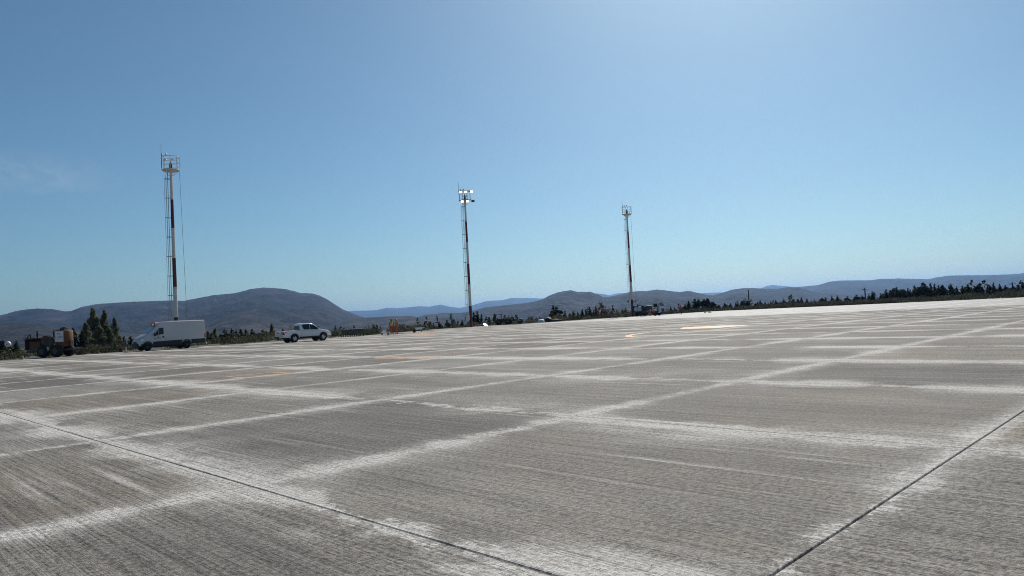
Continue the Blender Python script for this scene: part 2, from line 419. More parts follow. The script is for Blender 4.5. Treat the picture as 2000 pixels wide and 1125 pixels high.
# painted markings, 4 mm sheets on the slabs
def strip(pts, w, z=.004):
    mb = MB(); n = len(pts); L = []; Rr = []
    for k in range(n):
        a = Vector(pts[max(k - 1, 0)]); b = Vector(pts[min(k + 1, n - 1)]); d = (b - a).normalized(); nrm = Vector((-d.y, d.x)) * w / 2
        L.append(Vector(pts[k]) + nrm); Rr.append(Vector(pts[k]) - nrm)
    for k in range(n - 1):
        mb.add([(*XY(*v), z) for v in (L[k], L[k + 1], Rr[k + 1], Rr[k])], [(0, 1, 2, 3)])
    o = mb.build('painted_marking', M['orange_paint'], apron); return o
def frame(p0, p1, q0, q1, w=.16):
    mb = MB()
    for a, b, c, d in ((p0, p0 + w, q0, q1), (p1 - w, p1, q0, q1), (p0 + w, p1 - w, q0, q0 + w), (p0 + w, p1 - w, q1 - w, q1)):
        mb.add([(*XY(*v), .004) for v in ((a, c), (b, c), (b, d), (a, d))], [(0, 1, 2, 3)])
    return mb.build('painted_marking', M['orange_paint'], apron)
frame(10.25, 12.05, 22.6, 24.3)
frame(17.75, 19.0, 23.2, 24.9); frame(17.85, 18.8, 25.05, 26.7)
strip([(19.1, 25.15), (24, 25.2), (29, 25.2), (32.4, 25.2)], .10)
strip([(42.6, 26.9), (40, 26.6), (38.2, 26.3)], .10)
strip([(38.2, 26.3), (36.6, 26.0), (35.2, 25.5), (34.2, 24.9), (33.4, 24.2), (32.8, 23.4)], .40)
MB().add([(*XY(*v), .004) for v in ((42.8, 26.8), (43.0, 24.2), (46.6, 23.4), (47.8, 26.4), (45.8, 28.4))], [(0, 1, 2, 3, 4)]).build('painted_marking', M['orange_paint'], apron)
strip([(46.6, 57.5), (46.6, 63.8)], 1.6)
strip([(18.0, 55.8), (18.0, 59.6)], .5)
strip([(11.4, 56.4), (11.4, 58.4)], .45)

# ------------------------------------------------------------------ ground sheet
def terrain(x, y):
    p, q = PQ(x, y)
    eq = max(0, q - 88); ep = max(0, p - 145)
    def prof(d, table):
        for (a, za), (b, zb) in zip(table, table[1:]):
            if d <= b: f = (d - a) / (b - a); f = f * f * (3 - 2 * f); return za + (zb - za) * f
        return table[-1][1]
    wq = max(0, min(1, (150 - p) / 60))           # the bank falls only beside the apron, not beside the taxiway
    z = prof(eq, [(0, 0), (40, -3.2), (120, -7), (500, -20), (1600, -42), (3000, -46)]) * (wq + (1 - wq) * .30)
    z += prof(ep, [(0, 0), (120, -.9), (400, -6), (1600, -18), (4000, -30)])
    d = max(eq, ep)
    if d > 3:
        k = min(1, d / 60)
        z += k * .9 * noise.noise(Vector((x / 23, y / 23, 1.7))) + min(1, d / 500) * 5 * noise.noise(Vector((x / 260, y / 260, 4.1)))
    return z - .06
def spread(edges, far):
    out = sorted(set(edges)); hi = out[-1]; step = 6
    while hi < far: hi = min(far, hi + step); out.append(hi); step *= 1.22
    return out
ps = [-13000, -9000, -3000, -1000, -400, -150, -60] + spread([-30, 0, 30, 57, 66, 80, 100, 120, 135, 143, 146, 149, 155, 162, 170], 13000)
qs = [-13000, -9000, -3000, -1000, -300, -100] + spread([-40, 0, 40, 60, 70, 75, 80, 85, 89, 92, 96, 101, 107, 113], 13000)
gm = MB(); nq = len(qs)
gm.v = [(*XY(p, q), terrain(*XY(p, q))) for p in ps for q in qs]
gm.f = [(a * nq + b, (a + 1) * nq + b, (a + 1) * nq + b + 1, a * nq + b + 1) for a in range(len(ps) - 1) for b in range(nq - 1)]
gm.mi = [0] * len(gm.f)
tag(gm.build('ground', M['ground'], smooth=True), 'dry brown ground falling away beyond the apron edge', 'ground', kind='structure')

# ------------------------------------------------------------------ hills
HOR = lambda px: 614.5 - .0529 * (px - 1000)
def col_x(px, D):
    # world x for an image column at the horizon, at depth D
    y = HOR(px); u = px - 1000; v = -(y - 562.5)
    a = u * math.cos(ROLL) + v * math.sin(ROLL); b = -u * math.sin(ROLL) + v * math.cos(ROLL)
    return a / (FPX * math.cos(PITCH) - b * math.sin(PITCH)) * D
def top_z(px, py, D): return CAM_H + (HOR(px) - py) * math.cos(ROLL) / FPX * D

def hill(name, label, pts, D, front, back, mat, seed, base=-60, rough=1.0, n=150, rows=26, ext=0):
    pts = sorted(pts); x0, x1 = pts[0][0], pts[-1][0]
    def prof(px):
        for (a, ya), (b, yb) in zip(pts, pts[1:]):
            if px <= b:
                return ya + (yb - ya) * (px - a) / (b - a)
        return pts[-1][1]
    mb = MB(); tot = rows + 8
    for i in range(n + 1):
        px = x0 + (x1 - x0) * i / n
        zr = top_z(px, prof(px), D)
        endf = min(1, i / 6, (n - i) / 6) if ext else 1
        for j in range(tot + 1):
            t = j / rows
            dep = front + (D - front) * t if t <= 1 else D + (back - D) * (t - 1) * rows / 8
            X = col_x(px, 1.0) * dep; Y = dep
            if t <= 1: g = (1 - math.cos(PI * t ** 1.15)) / 2 * .72 + .28 * t
            else: g = 1 - .75 * ((t - 1) * rows / 8) ** 1.2
            z = base + (zr - base) * g
            s = D / 11
            fr = noise.fractal(Vector((X / s, Y / s * .8, seed)), 1.0, 2.1, 6)
            rid = abs(noise.noise(Vector((X / s * 1.6 + seed, Y / s * .45, seed * 1.7))))
            env = 4 * t * (1 - t) if t <= 1 else 0
            z += (zr - base) * rough * (env * (.20 * fr - .38 * rid + .05) * (1 - t ** 3) + .010 * noise.noise(Vector((px / 9, seed, 0))) * min(1, t))
            mb.v.append((X, Y, z))
    m1 = tot + 1
    mb.f = [(i * m1 + j, (i + 1) * m1 + j, (i + 1) * m1 + j + 1, i * m1 + j + 1) for i in range(n) for j in range(tot)]
    mb.mi = [0] * len(mb.f)
    o = mb.build(name, mat, smooth=True); tag(o, label, 'hill', kind='structure'); return o

hill('hill', 'long brown mountain with a rounded summit behind van and pickup',
     [(-260, 640), (-120, 622), (0, 617), (15, 613), (28, 609), (50, 605), (75, 603), (100, 604), (130, 608.5), (140, 608), (160, 600), (190, 594), (220, 592), (260, 590), (330, 587), (360, 588), (400, 581), (420, 577), (460, 573), (480, 568), (500, 563.5), (520, 562), (545, 563), (560, 565), (575, 568), (590, 573), (610, 573), (625, 577), (640, 584), (655, 594), (670, 604), (690, 612), (705, 618), (740, 628), (780, 640)],
     4600, 1500, 7000, M['hill_main'], 3.1, n=400, rows=90)
hill('hill', 'low brown foothill in front of the rounded mountain',
     [(330, 655), (380, 640), (410, 630), (440, 617), (470, 610), (490, 610), (510, 617), (540, 627), (580, 634), (640, 640)], 2500, 1300, 3100, M['hill_mid'], 7.7, base=-50, n=70)
hill('hill', 'flat brown shoulder of land at the far left below the mountain',
     [(-200, 640), (-60, 633), (0, 630), (80, 630), (105, 638), (140, 643), (200, 648), (300, 655)], 2300, 1100, 2900, M['hill_mid'], 11.2, base=-50, n=70)
hill('hill', 'low grey brown rise beyond the two orange workers',
     [(560, 645), (640, 632), (690, 622), (720, 620), (760, 618), (800, 617), (830, 621), (880, 627), (940, 633)], 3000, 1300, 3700, M['hill_mid'], 15.4, base=-50, n=80)
hill('hill', 'dark flat topped hill behind the middle floodlight mast and crane truck',
     [(740, 634), (800, 625), (830, 615), (870, 611), (900, 611), (920, 608), (950, 600), (1000, 595), (1040, 590), (1060, 585), (1080, 575), (1092, 571), (1108, 568), (1118, 567), (1130, 570), (1155, 570), (1170, 575), (1180, 580), (1190, 580), (1215, 575), (1230, 571), (1250, 568.5), (1265, 568.5), (1285, 565.5), (1300, 567), (1330, 570.5), (1345, 568), (1352, 569), (1368, 573), (1385, 576), (1420, 580), (1480, 588), (1540, 596)],
     4200, 1300, 6000, M['hill_main'], 21.3, n=320, rows=80)
hill('hill', 'smooth dark hill with two crests behind the first utility pole',
     [(1330, 596), (1370, 583), (1400, 575), (1415, 571), (1430, 566), (1450, 563), (1470, 562.5), (1490, 563.5), (1520, 564), (1540, 561), (1560, 561), (1570, 564), (1590, 570), (1610, 573), (1640, 573), (1665, 575), (1700, 582), (1780, 590)],
     5000, 1800, 6500, M['hill_main'], 27.9, n=130, rows=30)
hill('hill', 'long blue mountain range at the far right behind dark trees',
     [(1440, 590), (1500, 572), (1560, 560.5), (1600, 557), (1620, 551), (1640, 548.5), (1660, 548), (1700, 547.5), (1720, 545), (1760, 544), (1790, 545), (1815, 545.5), (1830, 542), (1855, 538.5), (1880, 538), (1910, 538), (1960, 536.5), (1990, 535), (2000, 533.5), (2080, 530), (2200, 531), (2350, 540)],
     8500, 2600, 12000, M['hill_main'], 33.3, n=180, rows=34)
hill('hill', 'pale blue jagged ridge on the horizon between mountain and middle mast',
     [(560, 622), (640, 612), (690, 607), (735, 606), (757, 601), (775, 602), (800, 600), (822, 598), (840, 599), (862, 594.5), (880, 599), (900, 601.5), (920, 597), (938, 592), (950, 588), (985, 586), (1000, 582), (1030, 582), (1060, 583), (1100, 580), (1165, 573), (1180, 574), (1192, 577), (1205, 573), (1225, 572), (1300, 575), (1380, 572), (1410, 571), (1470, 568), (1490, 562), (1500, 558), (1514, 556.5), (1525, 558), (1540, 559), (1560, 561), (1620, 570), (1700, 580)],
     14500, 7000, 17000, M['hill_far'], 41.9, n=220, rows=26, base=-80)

# ------------------------------------------------------------------ floodlight masts
LAD = Vector((-.93, -.37, 0)).normalized()       # side of the pole that carries the ladder
def pole_r(z): return .245 - .105 * z / 20
def mast(x, y, label, lit=False, rope=True, box_side=-1, ladder_from=2.5):
    zb = -.04
    t = thing('floodlight_mast', label, 'light mast', (x, y, zb), 0, 'floodlight masts along the apron edge')
    H = 20.0; n = 6; hb = H / n
    b = MB(); b.lathe([(.48, 0), (.48, .06), (.29, .08), (.255, .35)], n=12); b.build('base_flange', M['red_paint'], t)
    for k in range(n):
        z0, z1 = k * hb + (.06 if k == 0 else 0), (k + 1) * hb
        sec = MB().tube((0, 0, z0), (0, 0, z1), pole_r(z0), pole_r(z1), 12).build('pole_section', M['red_paint'] if k % 2 == 0 else M['white_paint'], t, smooth=False)
    for z in (6.66, 13.33): MB().lathe([(pole_r(z) + .03, z - .09), (pole_r(z) + .03, z + .09)], n=12).build('joint_collar', M['white_paint'], t)
    # platform: a shallow tray with struts
    side = LAD.cross(Vector((0, 0, 1))); W = .92
    corners = [Vector((W * 1.04 * math.cos(R(22.5 + 45 * k)), W * 1.04 * math.sin(R(22.5 + 45 * k)), 0)) for k in range(8)]
    pl = MB(); pl.loft([[c_ * f + Vector((0, 0, z)) for c_ in corners] for f, z in ((.45, 19.80), (.97, 19.97), (1, 19.98), (1, 20.07))])
    plat = pl.build('platform', M['white_paint'], t)
    for c_ in corners[::2]: MB().tube(c_ * .90 + Vector((0, 0, 19.95)), c_.normalized() * .14 + Vector((0, 0, 19.35)), .032, n=6).build('strut', M['white_paint'], plat)
    rl = MB()
    for c_ in corners: rl.tube(c_ * .97 + Vector((0, 0, 20.07)), c_ * .97 + Vector((0, 0, 21.5)), .028, n=6)
    for z, r in ((20.5, .02), (20.95, .022), (21.5, .032)):
        for k in range(8): rl.tube(corners[k] * .97 + Vector((0, 0, z)), corners[(k + 1) % 8] * .97 + Vector((0, 0, z)), r, n=6)
    rl.build('railing', M['galv'] if lit else M['white_paint'], t)
    MB().tube((0, 0, 20.1), (0, 0, 20.75), .17, .16, 10).tube((0, 0, 20.75), (0, 0, 21.0), .10, .05, 8).build('pole_head', M['dark_steel'], t)
    rodp = corners[4] * .97
    rd = MB().tube(rodp + Vector((0, 0, 20.2)), rodp + Vector((0, 0, 21.9)), .035, n=6).tube(rodp + Vector((0, 0, 21.9)), rodp + Vector((0, 0, 23.0)), .022, .012, 6)
    rd.build('lightning_rod', M['dark_steel'], t)
    for k, off in enumerate(((-.55, -.75), (-.1, -.85))):
        ob = MB().lathe([(.04, 0), (.10, .05), (.11, .14), (.06, .24), (.01, .27)], (off[0], off[1], 21.5), n=10).build('obstruction_light', M['white_plastic'], t, smooth=True)
    # ladder with safety cage
    lad = MB(); side = Vector((-LAD.y, LAD.x, 0))
    for s in (-1, 1):
        lad.tube(LAD * (pole_r(ladder_from) + .16) + side * .2 * s + Vector((0, 0, ladder_from)), LAD * (.36) + side * .2 * s + Vector((0, 0, 19.9)), .022, n=6)
    z = ladder_from + .2
    while z < 19.8:
        o_ = LAD * (pole_r(z) + .17 - .0 * z); lad.tube(o_ + side * .2 + Vector((0, 0, z)), o_ - side * .2 + Vector((0, 0, z)), .012, n=5); z += .32
    ld = lad.build('ladder', M['galv'], t)
    cg = MB()
    for ang in (-60, 0, 60):
        d = LAD * math.cos(R(ang)) * .36 + side * math.sin(R(ang)) * .34
        cg.tube(d + LAD * (pole_r(3) + .17) + Vector((0, 0, max(ladder_from, 2.6))), d + LAD * .36 + Vector((0, 0, 19.4)), .017, n=5)
    z = 3.6
    while z < 19.5:
        ctr = LAD * (pole_r(z) + .17) + Vector((0, 0, z))
        pts = [ctr + LAD * math.cos(R(a)) * .36 + side * math.sin(R(a)) * .34 for a in range(-110, 111, 22)]
        pts = [LAD * pole_r(z) + side * -.2 + Vector((0, 0, z))] + pts + [LAD * pole_r(z) + side * .2 + Vector((0, 0, z))]
        cg.path(pts, .026, 5); z += 2.2
    cg.build('ladder_cage', M['galv'], ld)
    if rope:
        far = corners[1] * .9; far = max(corners, key=lambda c_: c_.x) * .92
        MB().tube(far + Vector((0, 0, 20)), far * 1.08 + Vector((0, .4, 3.5)), .016, n=5).tube(far * 1.08 + Vector((0, .4, 3.5)), far * .4 + Vector((0, 0, 1.2)), .016, n=5).build('hoist_rope', M['dark_steel'], t)
    # distribution box
    bx = Vector((box_side * .46, -.36, 0))
    bo = MB().box(bx + Vector((0, 0, 1.55)), (.62, .30, .82)).build('distribution_box', M['sign_white'], t, bevel=.02)
    MB().box(bx + Vector((0, -.157, 1.55)), (.52, .012, .72)).build('box_door', M['sign_white'], bo)
    MB().box(bx + Vector((-box_side * .20, .16, 1.55)), (.12, .3, .1)).build('bracket', M['dark_steel'], bo)
    return t

def floodlight(parent, pos, tilt, yaw, mat, name='floodlight'):
    mb = MB(); prof = [(-.30, -.06), (.30, -.06), (.24, .16), (-.24, .16)]
    Mx = Matrix.Rotation(yaw, 3, 'Z') @ Matrix.Rotation(tilt, 3, 'X')
    # lamp opens towards local -Y
    vs = [Vector(pos) + Mx @ Vector(v) for v in [(-.25, -.08, -.20), (.25, -.08, -.20), (.25, -.08, .20), (-.25, -.08, .20), (-.2, .16, -.15), (.2, .16, -.15), (.2, .16, .15), (-.2, .16, .15)]]
    mb.add(vs, [(0, 1, 2, 3), (7, 6, 5, 4), (0, 4, 5, 1), (1, 5, 6, 2), (2, 6, 7, 3), (3, 7, 4, 0)])
    o = mb.build(name, M['dark_steel'], parent)
    lv = [Vector(pos) + Mx @ Vector(v) for v in [(-.22, -.084, -.17), (.22, -.084, -.17), (.22, -.084, .17), (-.22, -.084, .17)]]
    lv2 = [v + Mx @ Vector((0, -.012, 0)) for v in lv]
    MB().add(lv + lv2, [(0, 1, 2, 3), (7, 6, 5, 4), (0, 4, 5, 1), (1, 5, 6, 2), (2, 6, 7, 3), (3, 7, 4, 0)]).build('lens', mat, o)
    return o

m1 = mast(-37.9, 80.6, 'tallest looking red and white mast standing behind the white van, no lamps lit', rope=True, box_side=1, ladder_from=.6)
m2 = mast(-6.7, 112.6, 'red and white mast with bright lit floodlights in two rows', lit=True, rope=False, box_side=-1, ladder_from=3.2)
m3 = mast(23.2, 139.6, 'farthest red and white mast beside the white crane truck', rope=True, box_side=1, ladder_from=3.0)
for z in (21.35, 19.95):
    MB().tube((-.9, -1.05, z), (1.25, -.75, z), .05, n=6).build('lamp_crossbar', M['dark_steel'], m2)
for k, (px_, ) in enumerate(((-.5,), (.25,), (1.15,))):
    floodlight(m2, (px_, -1.15 + .1 * k, 21.25), R(38), R(-6 + 22 * (k == 2)), M['lit_lamp'])
for k, px_ in enumerate((-.35, .5, 1.3)):
    floodlight(m2, (px_, -1.12 + .1 * k, 19.75), R(40), R(-4 + 12 * k), M['lit_lamp'] if k < 2 else M['dark_steel'])
for sx in (-1, 1):
    floodlight(m3, (sx * .8, -.35, 2.95), R(55), R(20 * sx), M['lamp_clear'])
    MB().tube((sx * .15, -.05, 2.95), (sx * .8, -.25, 2.98), .05, n=6).build('lamp_arm', M['dark_steel'], m3)
for px_ in (-.2, .6): 
    MB().lathe([(.02, 0), (.12, .05), (.13, .2), (.02, .26)], (px_, -.8, 20.9), n=10).build('obstruction_light', M['white_plastic'], m1, smooth=True)

# ------------------------------------------------------------------ vehicle helpers
def wheel(parent, c, r, w, rim_mat, side, spokes=6):
    """axle along y; side = +1/-1 is the outer side"""
    prof = [(r * .62, -w / 2), (r * .93, -w / 2), (r, -w / 2 + .04), (r, w / 2 - .04), (r * .93, w / 2), (r * .62, w / 2)]
    o = MB().lathe(prof, c, 'Y', 28).build('wheel', M['tyre'], parent); smooth_by_angle(o, 40)
    y = c[1] + side * (w / 2 - .03)
    d = MB().lathe([(r * .60, -.02), (r * .60, .02)], (c[0], y, c[2]), 'Y', 24)
    rm = d.build('rim', M['rim_dark'], o)
    if spokes:
        sp = MB(); yy = y + side * .035
        for k in range(spokes):
            a = 2 * PI * k / spokes + .2; e = Vector((math.cos(a), 0, math.sin(a))); tn = Vector((-math.sin(a), 0, math.cos(a)))
            b0 = Vector((c[0], yy, c[2]))
            vs = [b0 + e * rr + tn * ww + Vector((0, dy, 0)) for dy in (-.012, .012) for rr, ww in ((r * .12, -r * .09), (r * .56, -r * .15), (r * .56, r * .15), (r * .12, r * .09))]
            sp.add(vs, [(3, 2, 1, 0), (4, 5, 6, 7), (0, 1, 5, 4), (1, 2, 6, 5), (2, 3, 7, 6), (3, 0, 4, 7)])
        sp.lathe([(r * .15, -.02), (r * .12, .03)], (c[0], yy, c[2]), 'Y', 12)
        sp.build('spokes', rim_mat, rm)
    else:
        MB().lathe([(r * .40, -.02), (r * .30, .02), (r * .12, .05)], (c[0], y + side * .01, c[2]), 'Y', 16).build('hub', rim_mat, rm)
    return o

def text_mark(body, size, loc, rot, mat, parent, name='lettering'):
    cu = bpy.data.curves.new(name, 'FONT'); cu.body = body; cu.size = size; cu.extrude = .004; cu.align_x = 'CENTER'
    to = bpy.data.objects.new(name, cu); COL.objects.link(to)
    dg = bpy.context.evaluated_depsgraph_get(); dg.update()
    me = bpy.data.meshes.new_from_object(to.evaluated_get(dg)); bpy.data.objects.remove(to)
    o = link(name, me, parent, mat); o.location = loc; o.rotation_euler = rot; return o

def arch_cutter(x, z, r, y0, y1):
    return MB().tube((x, y0, z), (x, y1, z), r, r, 28).mesh('c')

# ------------------------------------------------------------------ white panel van
def make_van():
    hd = R(-135)
    t = thing('panel_van', 'white high roof panel van with amber beacon parked at the apron edge', 'van', (-32.75, 70.95, .0), hd)
    AX, RW = 3.97, .36
    hw = 1.0
    #          x      zb    zt    half width bottom, belt, top   belt z
    st = [(-2.02, .52, 2.60, .95, .97, .86, 1.35), (-1.96, .48, 2.72, .985, 1.0, .90, 1.35), (-.5, .42, 2.74, .99, 1.0, .90, 1.35), (1.5, .42, 2.74, .99, 1.0, .90, 1.35),
          (2.52, .42, 2.70, .99, 1.0, .88, 1.35), (2.75, .42, 2.60, .99, 1.0, .86, 1.35), (3.15, .42, 2.22, .99, 1.0, .84, 1.35), (3.98, .42, 1.60, .98, .98, .90, 1.32),
          (4.15, .42, 1.50, .97, .97, .88, 1.25), (4.62, .42, 1.24, .92, .92, .78, 1.05), (4.80, .44, 1.06, .86, .86, .74, .95), (4.88, .50, .92, .78, .78, .70, .80)]
    secs = []
    for x, zb, zt, wb, wm, wt, zm in st:
        zm = min(zm, zt - .08)
        h = [(wb * .97, zb), (wb, zb + .08), (wm, zm), (wt, zt - .09), (wt - .10, zt)]
        secs.append([(x, y, z) for y, z in h] + [(x, -y, z) for y, z in reversed(h)])
    me = cut(MB().loft(secs).mesh('body'), [arch_cutter(0, RW + .02, .47, .55, 1.2), arch_cutter(0, RW + .02, .47, -1.2, -.55), arch_cutter(AX, RW + .02, .47, .55, 1.2), arch_cutter(AX, RW + .02, .47, -1.2, -.55)])
    body = smooth_by_angle(link('body', me, t, M['van_white']), 35)
    def ys(x, z):                                   # outer side surface
        if z <= 1.35: return .995 + .005 * (z - .5)
        top = 2.62 if x < 2.52 else 2.62 - (x - 2.52) * .72
        return 1.0 - .115 * (z - 1.35) / 1.30
    for s in (1, -1):
        f0 = lambda x, z, s=s: s * (ys(x, z) - .02); f1 = lambda x, z, s=s: s * (ys(x, z) + .008)
        f2 = lambda x, z, s=s: s * (ys(x, z) + .014)
        # dark lower cladding, pieces between the wheels
        for pl in ([(-1.98, .45), (-.50, .45), (-.50, .66), (-.44, .88), (-1.98, .88)], [(.50, .40), (3.46, .40), (3.46, .74), (3.44, .84), (.44, .88), (.50, .66)]):
            MB().prism(pl, f0, f1).build('cladding', M['plastic'], body)
        for ax in (0, AX):
            pts = [(ax + math.cos(R(a)) * rr, RW + .02 + math.sin(R(a)) * rr) for a in range(0, 181, 12) for rr in (.47,)]
            outer = [(ax + math.cos(R(a)) * .53, RW + .02 + math.sin(R(a)) * .53) for a in range(180, -1, -12)]
            MB().prism(pts + outer, f0, f2).build('wheel_arch', M['plastic'], body)
        MB().prism([(4.44, .42), (4.60, .42), (4.60, .70), (4.47, .62)], lambda x, z, s=s: s * .86, lambda x, z, s=s: s * .96).build('cladding', M['plastic'], body)
        # cab door with window, quarter light, handle
        door = MB().prism([(2.28, .84), (3.38, .80), (3.42, 1.28), (3.40, 1.42), (2.84, 2.18), (2.28, 2.24)], f0, lambda x, z, s=s: s * (ys(x, z) + .003)).build('door', M['van_white'], t)
        MB().prism([(2.36, 1.52), (2.86, 1.46), (2.86, 2.04), (2.80, 2.09), (2.36, 2.13)], f0, f1).build('door_window', M['glass'], door)
        MB().prism([(2.90, 1.45), (3.36, 1.34), (3.36, 1.42), (2.90, 1.98)], f0, f1).build('quarter_window', M['glass'], door)
        MB().prism([(2.32, 1.17), (2.50, 1.17), (2.50, 1.32), (2.32, 1.32)], f0, f2).build('handle', M['plastic'], door)
        MB().prism([(2.18, 1.0), (2.26, 1.04), (2.26, 1.10), (2.18, 1.06)], f0, f2).build('hinge', M['plastic'], t)
        mir = MB().box((3.32, s * 1.15, 1.50), (.14, .20, .34)).box((3.34, s * 1.02, 1.46), (.06, .12, .08)).build('mirror', M['plastic'], t, bevel=.02)
        MB().prism([(-1.99, .95), (-1.90, .95), (-1.88, 1.35), (-1.99, 1.45)], f0, f2).build('tail_light', M['tail_red'], t)
        MB().prism([(4.36, .98), (4.58, .92), (4.60, 1.10), (4.40, 1.20)], lambda x, z, s=s: s * .86, lambda x, z, s=s: s * (.955 - .10 * (x - 4.36))).build('headlight', M['lamp_clear'], t)
        # panel seam and side rail
        MB().prism([(2.16, .82), (2.175, .82), (2.175, 2.5), (2.16, 2.5)], f0, lambda x, z, s=s: s * (ys(x, z) + .002)).build('panel_seam', M['grey_ink'], body)
        MB().prism([(.7, .82), (.712, .82), (.712, 2.3), (.7, 2.3)], f0, lambda x, z, s=s: s * (ys(x, z) + .002)).build('panel_seam', M['grey_ink'], body)
        rz = R(180) if s > 0 else 0
        text_mark('LUPPA', .19, (2.95, s * 1.006, 1.08), (R(90), 0, rz), M['ink'], door)
        MB().box((3.28 if s > 0 else 2.62, s * 1.006, 1.12), (.10, .008, .11)).build('logo_mark', M['ink'], door)
        MB().lathe([(.10, -.003), (.10, .003)], (2.92, s * 1.003, 1.32), 'Y', 16).build('emblem', M['grey_ink'], door)
        for k in range(2): MB().box((2.92, s * 1.005, .98 - .06 * k), (.55 - .12 * k, .006, .025)).build('small_print', M['grey_ink'], door)
        for ax in (0, AX): wheel(t, (ax, s * .84, RW), RW, .24, M['rim_dark'], s, 0)
    # windscreen on the raked plane between (3.98,1.60) and (3.15,2.22)
    a = Vector((3.94, 0, 1.63)); b = Vector((3.20, 0, 2.185)); nrm = Vector((.60, 0, .80))
    vs = [a + Vector((0, .83, 0)), a - Vector((0, .83, 0)), b - Vector((0, .77, 0)), b + Vector((0, .77, 0))]
    MB().add([v - nrm * .02 for v in vs] + [v + nrm * .012 for v in vs], [(3, 2, 1, 0), (4, 5, 6, 7), (0, 1, 5, 4), (1, 2, 6, 5), (2, 3, 7, 6), (3, 0, 4, 7)]).build('windscreen', M['windshield'], t)
    # dark seam of the roof fairing
    MB().box((3.1, 0, 2.265), (.05, 1.5, .03), ry=R(40)).build('fairing_seam', M['plastic'], body)
    bc = MB().box((3.12, 0, 2.62), (.26, 1.25, .13)).build('beacon_bar', M['beacon'], t, bevel=.03)
    for s_ in (.45, -.45): MB().box((3.05, s_, 2.44), (.06, .05, .26)).build('bracket', M['plastic'], bc)
    bp = MB().box((4.80, 0, .56), (.24, 1.66, .40)).box((4.62, .80, .52), (.5, .22, .30), rz=R(-18)).box((4.62, -.80, .52), (.5, .22, .30), rz=R(18)).build('front_bumper', M['plastic'], t, bevel=.03)
    MB().box((4.885, 0, .84), (.03, 1.0, .14), ry=R(-10)).build('grille', M['plastic'], t)
    MB().box((-2.07, 0, .55), (.14, 1.8, .12)).build('rear_step', M['plastic'], t)
    MB().tube((-2.05, .88, .55), (-2.10, .98, .40), .03).box((-2.1, 1.0, .34), (.06, .03, .2)).build('mud_flap', M['white_plastic'], t)
    MB().box((1.9, 0, .36), (3.0, 1.0, .14)).build('chassis', M['plastic'], t)
    k = .905; t.scale = (k, 1, 1)                    # the short wheelbase version
    for w in t.children:
        if w.name.startswith('wheel'):
            c = sum((v.co.x for v in w.data.vertices)) / len(w.data.vertices); w.scale = (1 / k, 1, 1); w.location = (c * (1 - 1 / k), 0, 0)
    return t
make_van()

